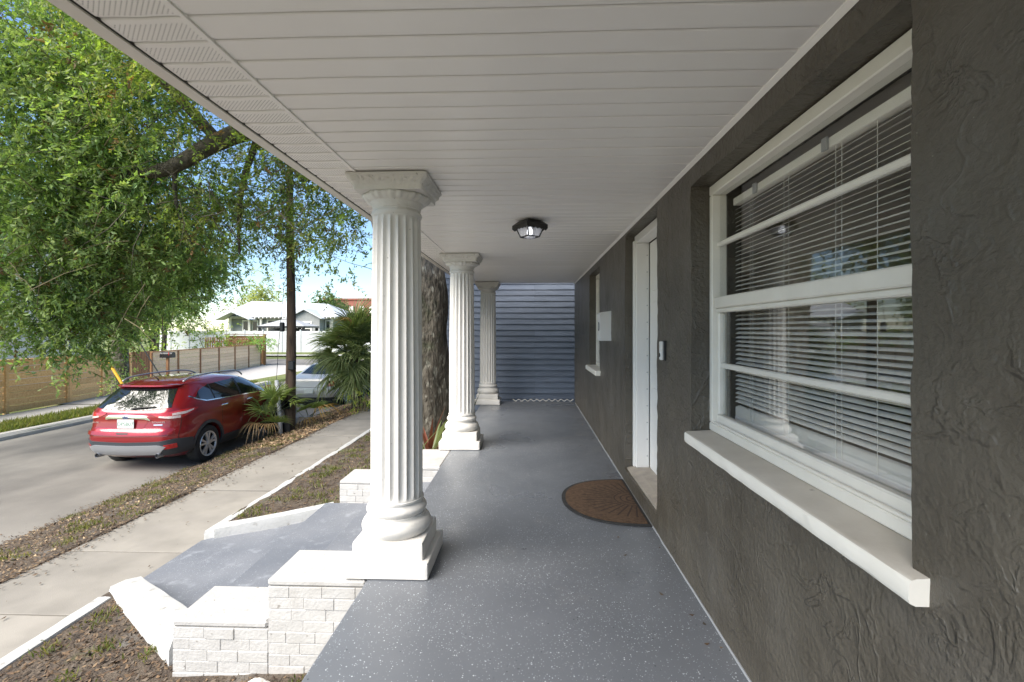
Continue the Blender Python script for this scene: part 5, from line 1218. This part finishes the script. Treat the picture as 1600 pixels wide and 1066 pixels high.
def wheel(parent,x,u,z,r,w,style,mt_rim):
    s=1 if x>0 else -1
    wh_=MB(); pr_=[(r*.66,-w*.5),(r*.9,-w*.52),(r*.985,-w*.42),(r,-w*.25),(r,w*.25),(r*.985,w*.42),(r*.9,w*.52),(r*.70,w*.5),(r*.68,w*.40)]
    wh_.lathe([(a,s*b) for a,b in pr_],(x,u,z),40,'x',False); o=wh_.build('wheel',M['rubber'],parent,local=True,angle=50)
    mb=MB(); rr=r*.69
    mb.lathe([(rr,s*w*.46),(rr*.95,s*w*.50),(rr*.90,s*w*.42),(rr*.88,s*w*.05),(rr*.2,s*w*.0)],(x,u,z),40,'x',False); mb.build('rim',M['black_metal'] if style else mt_rim,o,local=True,angle=40)
    ring=MB(); ring.lathe([(rr*.99,s*w*.48),(rr*.97,s*w*.52),(rr*.90,s*w*.50),(rr*.87,s*w*.40)],(x,u,z),40,'x',False); ring.build('rim_lip',mt_rim,o,local=True,angle=40)
    for k in range(5):
        a=2*math.pi*k/5+.35
        for da,sg in ((.20,1),(-.20,-1)):
            mb=MB(); P=[]
            for (rd,aa,hw) in ((rr*.16,da*1.2,.020),(rr*.5,da*.95,.017),(rr*.93,da*1.15,.024)):
                P.append((rd*math.cos(a+aa),rd*math.sin(a+aa),hw))
            V=[];F=[]
            for (yy,zz,hw) in P:
                t_=Vector((-math.sin(a),math.cos(a)))*hw
                for dx in (.38,.50): 
                    V+=[(x+s*w*dx,u+yy-t_.x,z+zz-t_.y),(x+s*w*dx,u+yy+t_.x,z+zz+t_.y)]
            for i in range(2):
                b=i*4; F+=[(b,b+1,b+5,b+4),(b+2,b+6,b+7,b+3),(b,b+4,b+6,b+2),(b+1,b+3,b+7,b+5)]
            F+=[(0,2,3,1),(8,9,11,10)]
            mb.add(V,F); mb.build('spoke',mt_rim,o,local=True)
    mb=MB(); mb.lathe([(rr*.20,s*w*.38),(rr*.19,s*w*.51),(rr*.15,s*w*.54),(.001,s*w*.54)],(x,u,z),20,'x',False); mb.build('hub',mt_rim,o,local=True,angle=40)
    return o
def body_mesh(sh,nz,mt,parent,wells,rw):
    zs=np.linspace(sh.z0,sh.z1,nz); V=[];F=[]
    for z in zs: V+= [(x,u,z) for x,u in sh.outline(z)]
    k=len(sh.outline(zs[0]))
    for i in range(nz-1):
        for j in range(k): F.append((i*k+j,i*k+(j+1)%k,(i+1)*k+(j+1)%k,(i+1)*k+j))
    F+=[tuple(range(k-1,-1,-1)),tuple((nz-1)*k+j for j in range(k))]
    mb=MB(); mb.add(V,F); o=mb.build('body',mt,parent,local=True)
    cut=MB()
    for (u,z) in wells:
        for s in (-1,1): cut.lathe([(rw,s*.60),(rw,s*1.1)],(0,u,z),36,'x')
    c=cut.build('cutter',M['black_plastic'],parent,local=True); 
    md=o.modifiers.new('b','BOOLEAN'); md.operation='DIFFERENCE'; md.solver='EXACT'; md.object=c
    dg=bpy.context.evaluated_depsgraph_get(); me=bpy.data.meshes.new_from_object(o.evaluated_get(dg)); o.modifiers.clear(); o.data=me; bpy.data.objects.remove(c)
    me.shade_smooth()
    try: me.set_sharp_from_angle(angle=R(32))
    except Exception: pass
    return o
def txt(body,size,mt,parent,fn_pt,rotx=90):
    me=text_mesh(body,size,mt); o=bpy.data.objects.new('lettering',me); COL.objects.link(o); o.parent=parent; o.location=fn_pt; o.rotation_euler=(R(rotx),0,0); return o

# --- red crossover
RC=(-7.27,8.30,-1.13)
rc=thing('parked_car','shiny red crossover car with chrome wheels parked at the near verge','car',RC,'cars parked along the verge')
sh=Shell([(.24,.34,4.15,.80),(.33,.12,4.36,.87),(.42,.04,4.44,.905),(.60,.0,4.50,.922),(.70,.005,4.52,.922),(.78,.03,4.51,.92),(.82,.055,4.49,.918),(.95,.075,4.42,.918),(1.04,.08,4.20,.914),(1.10,.09,3.75,.905),(1.16,.12,3.42,.893),(1.22,.165,3.26,.872),(1.30,.235,3.12,.835),(1.40,.325,2.95,.780),(1.50,.42,2.76,.722),(1.55,.455,2.62,.690),(1.585,.50,2.50,.662),(1.615,.64,2.36,.615),(1.640,.90,2.15,.53),(1.655,1.20,1.90,.42)],.34,.55,.09)
CT=(0,2.2,.8)
body=body_mesh(sh,64,M['red_paint'],rc,((.95,.37),(3.64,.37)),.405)
rearf=lambda x,z:(x,sh.rear_u(x,z),z); wrapf=lambda a,z:sh.wrap(a,z)
outward('rear_window',panel(rearf,[(-.70,1.185),(-.40,1.15),(0,1.14),(.40,1.15),(.70,1.185)],[(-.58,1.50),(0,1.515),(.58,1.50)],22,8),.006,M['tinted_glass'],rc,.02,CT)
for s in (1,-1):
    sd=(lambda s_:(lambda u,z:(s_*sh.side_x(u,z),u,z)))(s)
    wf=(lambda s_:(lambda a,z:sh.wrap(s_*a,z)))(s)
    tl=outward('tail_light',panel(wf,[(.42,1.080),(.56,1.015),(.74,.985),(.92,.985),(1.10,1.04),(1.22,1.11)],[(.42,1.095),(.56,1.095),(.74,1.105),(.92,1.13),(1.10,1.145),(1.22,1.135)],18,6),.012,M['red_lens'],rc,.02,CT)
    outward('reversing_lens',panel(wf,[(.56,1.020),(.76,.993),(.94,.995)],[(.56,1.045),(.76,1.035),(.94,1.04)],10,4),.018,M['clear_lens'],tl,.01,CT)
    outward('reversing_lens',panel(wf,[(.80,1.045),(1.02,1.055),(1.14,1.10)],[(.80,1.085),(1.02,1.10),(1.14,1.125)],10,4),.017,M['clear_lens'],tl,.01,CT)
    outward('reflector',panel(wf,[(.70,.455),(.92,.465)],[(.70,.53),(.92,.545)],8,3),.020,M['red_lens'],rc,.01,CT)
    outward('quarter_window',panel(sd,[(.66,1.285),(.95,1.225),(1.16,1.215)],[(.68,1.30),(.85,1.43),(1.16,1.505)],10,6),.006,M['tinted_glass'],rc,.012,CT)
    outward('rear_door_window',panel(sd,[(1.20,1.213),(2.00,1.195)],[(1.20,1.508),(2.00,1.545)],12,6),.006,M['tinted_glass'],rc,.012,CT)
    outward('front_door_window',panel(sd,[(2.07,1.193),(3.02,1.17)],[(2.07,1.545),(2.45,1.535),(3.02,1.20)],14,6),.006,M['tinted_glass'],rc,.012,CT)
    outward('window_pillar',panel(sd,[(1.165,1.21),(1.198,1.21)],[(1.165,1.512),(1.198,1.515)],3,6),.008,M['black_plastic'],rc,.01,CT)
    outward('window_pillar',panel(sd,[(2.005,1.19),(2.065,1.19)],[(2.005,1.55),(2.065,1.552)],3,6),.008,M['black_plastic'],rc,.01,CT)
    outward('window_trim',panel(sd,[(.56,1.335),(.70,1.262),(.92,1.203),(1.4,1.188),(3.06,1.145)],[(.585,1.350),(.72,1.280),(.93,1.222),(1.4,1.206),(3.06,1.162)],34,3),.011,M['chrome'],rc,.008,CT)
    outward('sill_cladding',panel(sd,[(1.30,.26),(3.28,.26)],[(1.40,.435),(3.18,.435)],16,4),.012,M['cladding'],rc,.02,CT)
    for uw in (.95,3.64):
        g=[]
        for ri in (.402,.43,.462):
            g.append([sd(uw+ri*math.cos(a),.37+ri*math.sin(a)) for a in np.linspace(R(-12),R(192),30)])
        outward('arch_cladding',g,.012,M['cladding'],rc,.02,CT)
    for uh in (1.30,2.18):
        hd=MB(); xx=sh.side_x(uh+.1,1.06); hd.cbox(s*xx-.0 if s>0 else -xx-.035,xx+.035 if s>0 else -xx,uh,uh+.21,1.045,1.078,.010); hd.build('door_handle',M['chrome'],rc,local=True)
    for us,z0,z1 in ((1.36,.44,1.19),(2.035,.44,1.19),(3.16,.55,1.14)):
        outward('door_seam',panel(sd,[(us-.003,z0),(us+.004,z0)],[(us-.003,z1),(us+.004,z1)],2,10),.0015,M['black_plastic'],rc,.004,CT)
    outward('shoulder_seam',panel(wf,[(.955,.50),(.962,.50)],[(.955,.97),(.962,.97)],2,8),.0015,M['black_plastic'],rc,.004,CT)
    rl_=MB(); P=[(s*.60,.66,1.615),(s*.605,.82,1.675),(s*.60,1.2,1.705),(s*.585,1.8,1.712),(s*.565,2.3,1.690),(s*.55,2.52,1.635),(s*.54,2.62,1.575)]
    rl_.tube(spline(P,4),.017,8); rl_.build('roof_rail',M['silver_plastic'],rc,local=True,smooth=True)
    ex=MB(); ex.lathe([(.040,0),(.042,.14)],(0,0,0),16,'x',False); ex.v=[(p[1]+s*.56,p[0]+.06,p[2]+.335) for p in ex.v]; ex.build('exhaust_tip',M['silver_plastic'],rc,local=True)
    ex=MB(); ex.lathe([(.0395,.02),(.001,.02)],(0,0,0),16,'x',False); ex.v=[(p[1]+s*.56,p[0]+.06,p[2]+.335) for p in ex.v]; ex.build('exhaust_bore',M['black_plastic'],rc,local=True)
    for uw in (.95,3.64): wheel(rc,s*.785,uw,.362,.362,.235,1,M['alloy'])
    mr_=MB(); mr_.cbox(.90*s if s>0 else -1.10,1.10 if s>0 else -.90,2.92,3.05,1.14,1.29,.035); mr_.build('wing_mirror',M['red_paint'],rc,local=True)
    outward('headlight',panel(lambda x,z,s_=s:(s_*x,sh.front_u(x,z),z),[(.50,.80),(.86,.84)],[(.50,.90),(.86,.98)],8,4),.010,M['clear_lens'],rc,.02,CT)
outward('bumper_cladding',panel(wrapf,[(-1.20,.355),(-.8,.33),(0,.33),(.8,.33),(1.20,.355)],[(-1.20,.60),(-.9,.635),(-.6,.60),(0,.585),(.6,.60),(.9,.635),(1.20,.60)],46,6),.010,M['cladding'],rc,.02,CT)
outward('skid_plate',panel(wrapf,[(-.58,.365),(0,.355),(.58,.365)],[(-.74,.50),(-.6,.535),(0,.525),(.6,.535),(.74,.50)],26,5),.028,M['silver_plastic'],rc,.03,CT)
outward('bumper_lip',panel(wrapf,[(-.86,.715),(0,.695),(.86,.715)],[(-.84,.775),(0,.77),(.84,.775)],26,5),.028,M['red_paint'],rc,.03,CT)
outward('tow_cover',panel(rearf,[(-.13,.725),(.07,.725)],[(-.14,.752),(.08,.752)],6,3),.031,M['black_plastic'],rc,.01,CT)
outward('plate_recess',panel(rearf,[(-.30,.825),(.30,.825)],[(-.40,1.0),(.40,1.0)],14,5),.003,M['red_paint'],rc,.01,CT)
outward('chrome_strip',panel(rearf,[(-.40,.985),(-.30,1.0),(0,1.008),(.30,1.0),(.42,.968)],[(-.40,1.030),(-.33,1.065),(0,1.075),(.33,1.06),(.42,.985)],24,5),.030,M['chrome'],rc,.03,CT)
yb0=sh.rear_u(0,.9)-.030
mb=MB(); mb.cbox(-.155,.155,yb0-.010,yb0,.835,.995,.004); pl_=mb.build('licence_plate',M['plate_white'],rc,local=True)
txt('DPSB07',.092,M['plate_ink'],pl_,(0,yb0-.0115,.912))
mb=MB(); yq=sh.rear_u(0,1.03)-.038; mb.prism([(.062*math.cos(a),1.028+.030*math.sin(a)) for a in np.linspace(0,6.283,28,endpoint=False)],yq-.010,yq+.02,'y'); bdg=mb.build('badge',M['chrome'],rc,local=True)
mb=MB(); mb.prism([(.056*math.cos(a),1.028+.025*math.sin(a)) for a in np.linspace(0,6.283,28,endpoint=False)],yq-.012,yq-.0101,'y'); mb.build('badge_field',M['badge_blue'],bdg,local=True); txt('Ford',.040,M['chrome'],bdg,(0,yq-.014,1.028))
o=txt('TITANIUM',.048,M['chrome'],rc,(.56,sh.rear_u(.56,.93)-.012,.935)); o.rotation_euler=(R(90),0,R(9))
outward('badge_bar',panel(lambda x,z:(x,sh.rear_u(x,z),z),[(.48,.882),(.63,.882)],[(.48,.897),(.63,.897)],5,2),.010,M['chrome'],rc,.006,CT)
o=txt('ESCAPE',.040,M['chrome'],rc,(-.62,sh.rear_u(.62,.93)-.012,.93)); o.rotation_euler=(R(90),0,R(-10))
mb=MB(); V=[]
for x in np.linspace(-.60,.60,15):
    uu=sh.rear_u(x,1.52); V+=[(x,uu-.055-.02*(1-(x/.6)**2),1.548),(x,uu-.05-.02*(1-(x/.6)**2),1.572),(x,uu+.22,1.622-.05*(x/.6)**2),(x,uu+.20,1.545)]
F=[(i*4+q,i*4+(q+1)%4,(i+1)*4+(q+1)%4,(i+1)*4+q) for i in range(14) for q in range(4)]+[(3,2,1,0),(56,57,58,59)]
mb.add(V,F); mb.build('spoiler',M['red_paint'],rc,local=True,angle=45)
mb=MB(); mb.tube([(.05,sh.rear_u(.05,1.19)-.03,1.175),(.22,sh.rear_u(.22,1.20)-.035,1.195),(.46,sh.rear_u(.46,1.21)-.03,1.205)],[.018,.013,.008],6); mb.build('wiper',M['black_plastic'],rc,local=True)
mb=MB(); mb.tube([(0,.80,1.635),(0,.74,1.68),(0,.62,1.78)],[.014,.007,.003],6); mb.build('antenna',M['black_plastic'],rc,local=True)
outward('windscreen',panel(lambda x,z:(x,sh.front_u(x,z),z),[(-.70,1.20),(0,1.19),(.70,1.20)],[(-.56,1.54),(0,1.55),(.56,1.54)],16,8),.006,M['tinted_glass'],rc,.02,CT)
outward('grille',panel(lambda x,z:(x,sh.front_u(x,z),z),[(-.45,.62),(.45,.62)],[(-.50,.85),(.50,.85)],12,4),.010,M['black_metal'],rc,.02,CT)
mb=MB(); mb.box(-.60,.60,.75,4.0,.22,.45); mb.build('underbody',M['black_plastic'],rc,local=True)

# --- silver sedan behind the palm
SCR=(-7.30,15.55,-1.13)
sc2=thing('parked_car','silver sedan half hidden behind the fan palm','car',SCR,'cars parked along the verge')
sh2=Shell([(.22,.25,4.3,.76),(.32,.08,4.45,.83),(.45,.01,4.56,.865),(.60,.0,4.60,.875),(.72,.02,4.58,.875),(.90,.05,4.40,.868),(.97,.10,4.10,.858),(1.01,.30,3.65,.845),(1.05,.62,3.40,.82),(1.12,.78,3.20,.78),(1.22,.98,2.98,.72),(1.32,1.22,2.74,.66),(1.39,1.50,2.52,.60),(1.43,1.75,2.25,.50),(1.445,1.95,2.1,.40)],.24,.42,.08)
sh=sh2; CT=(0,2.3,.7)
body_mesh(sh,50,M['silver_paint'],sc2,((.98,.32),(3.65,.32)),.36)
rearf=lambda x,z:(x,sh2.rear_u(x,z),z); wrapf=lambda a,z:sh2.wrap(a,z)
outward('rear_window',panel(rearf,[(-.60,1.09),(0,1.07),(.60,1.09)],[(-.50,1.355),(0,1.37),(.50,1.355)],18,8),.006,M['tinted_glass'],sc2,.02,CT)
for s in (1,-1):
    sd=(lambda s_:(lambda u,z:(s_*sh2.side_x(u,z),u,z)))(s); wf=(lambda s_:(lambda a,z:sh2.wrap(s_*a,z)))(s)
    outward('tail_light',panel(wf,[(.56,.72),(.80,.74),(1.04,.80)],[(.58,.88),(.80,.91),(1.04,.90)],14,5),.012,M['red_lens'],sc2,.02,CT)
    outward('rear_door_window',panel(sd,[(1.20,1.07),(2.05,1.06)],[(1.50,1.33),(2.05,1.36)],10,5),.006,M['tinted_glass'],sc2,.012,CT)
    outward('front_door_window',panel(sd,[(2.12,1.06),(3.05,1.05)],[(2.12,1.36),(2.5,1.33),(3.05,1.07)],10,5),.006,M['tinted_glass'],sc2,.012,CT)
    for uw in (.98,3.65): wheel(sc2,s*.765,uw,.318,.318,.205,0,M['silver_plastic'])
outward('boot_seam',panel(rearf,[(-.55,.690),(.55,.690)],[(-.55,.70),(.55,.70)],12,2),.002,M['black_plastic'],sc2,.006,CT)
outward('bumper_strip',panel(wrapf,[(-.95,.27),(.95,.27)],[(-.95,.36),(.95,.36)],26,3),.010,M['cladding'],sc2,.02,CT)
yq=sh2.rear_u(0,.6)-.02; mb=MB(); mb.cbox(-.155,.155,yq-.01,yq,.50,.655,.004); mb.build('licence_plate',M['plate_white'],sc2,local=True)
mb=MB(); mb.box(-.66,.66,.2,4.2,.18,.40); mb.build('underbody',M['black_plastic'],sc2,local=True)
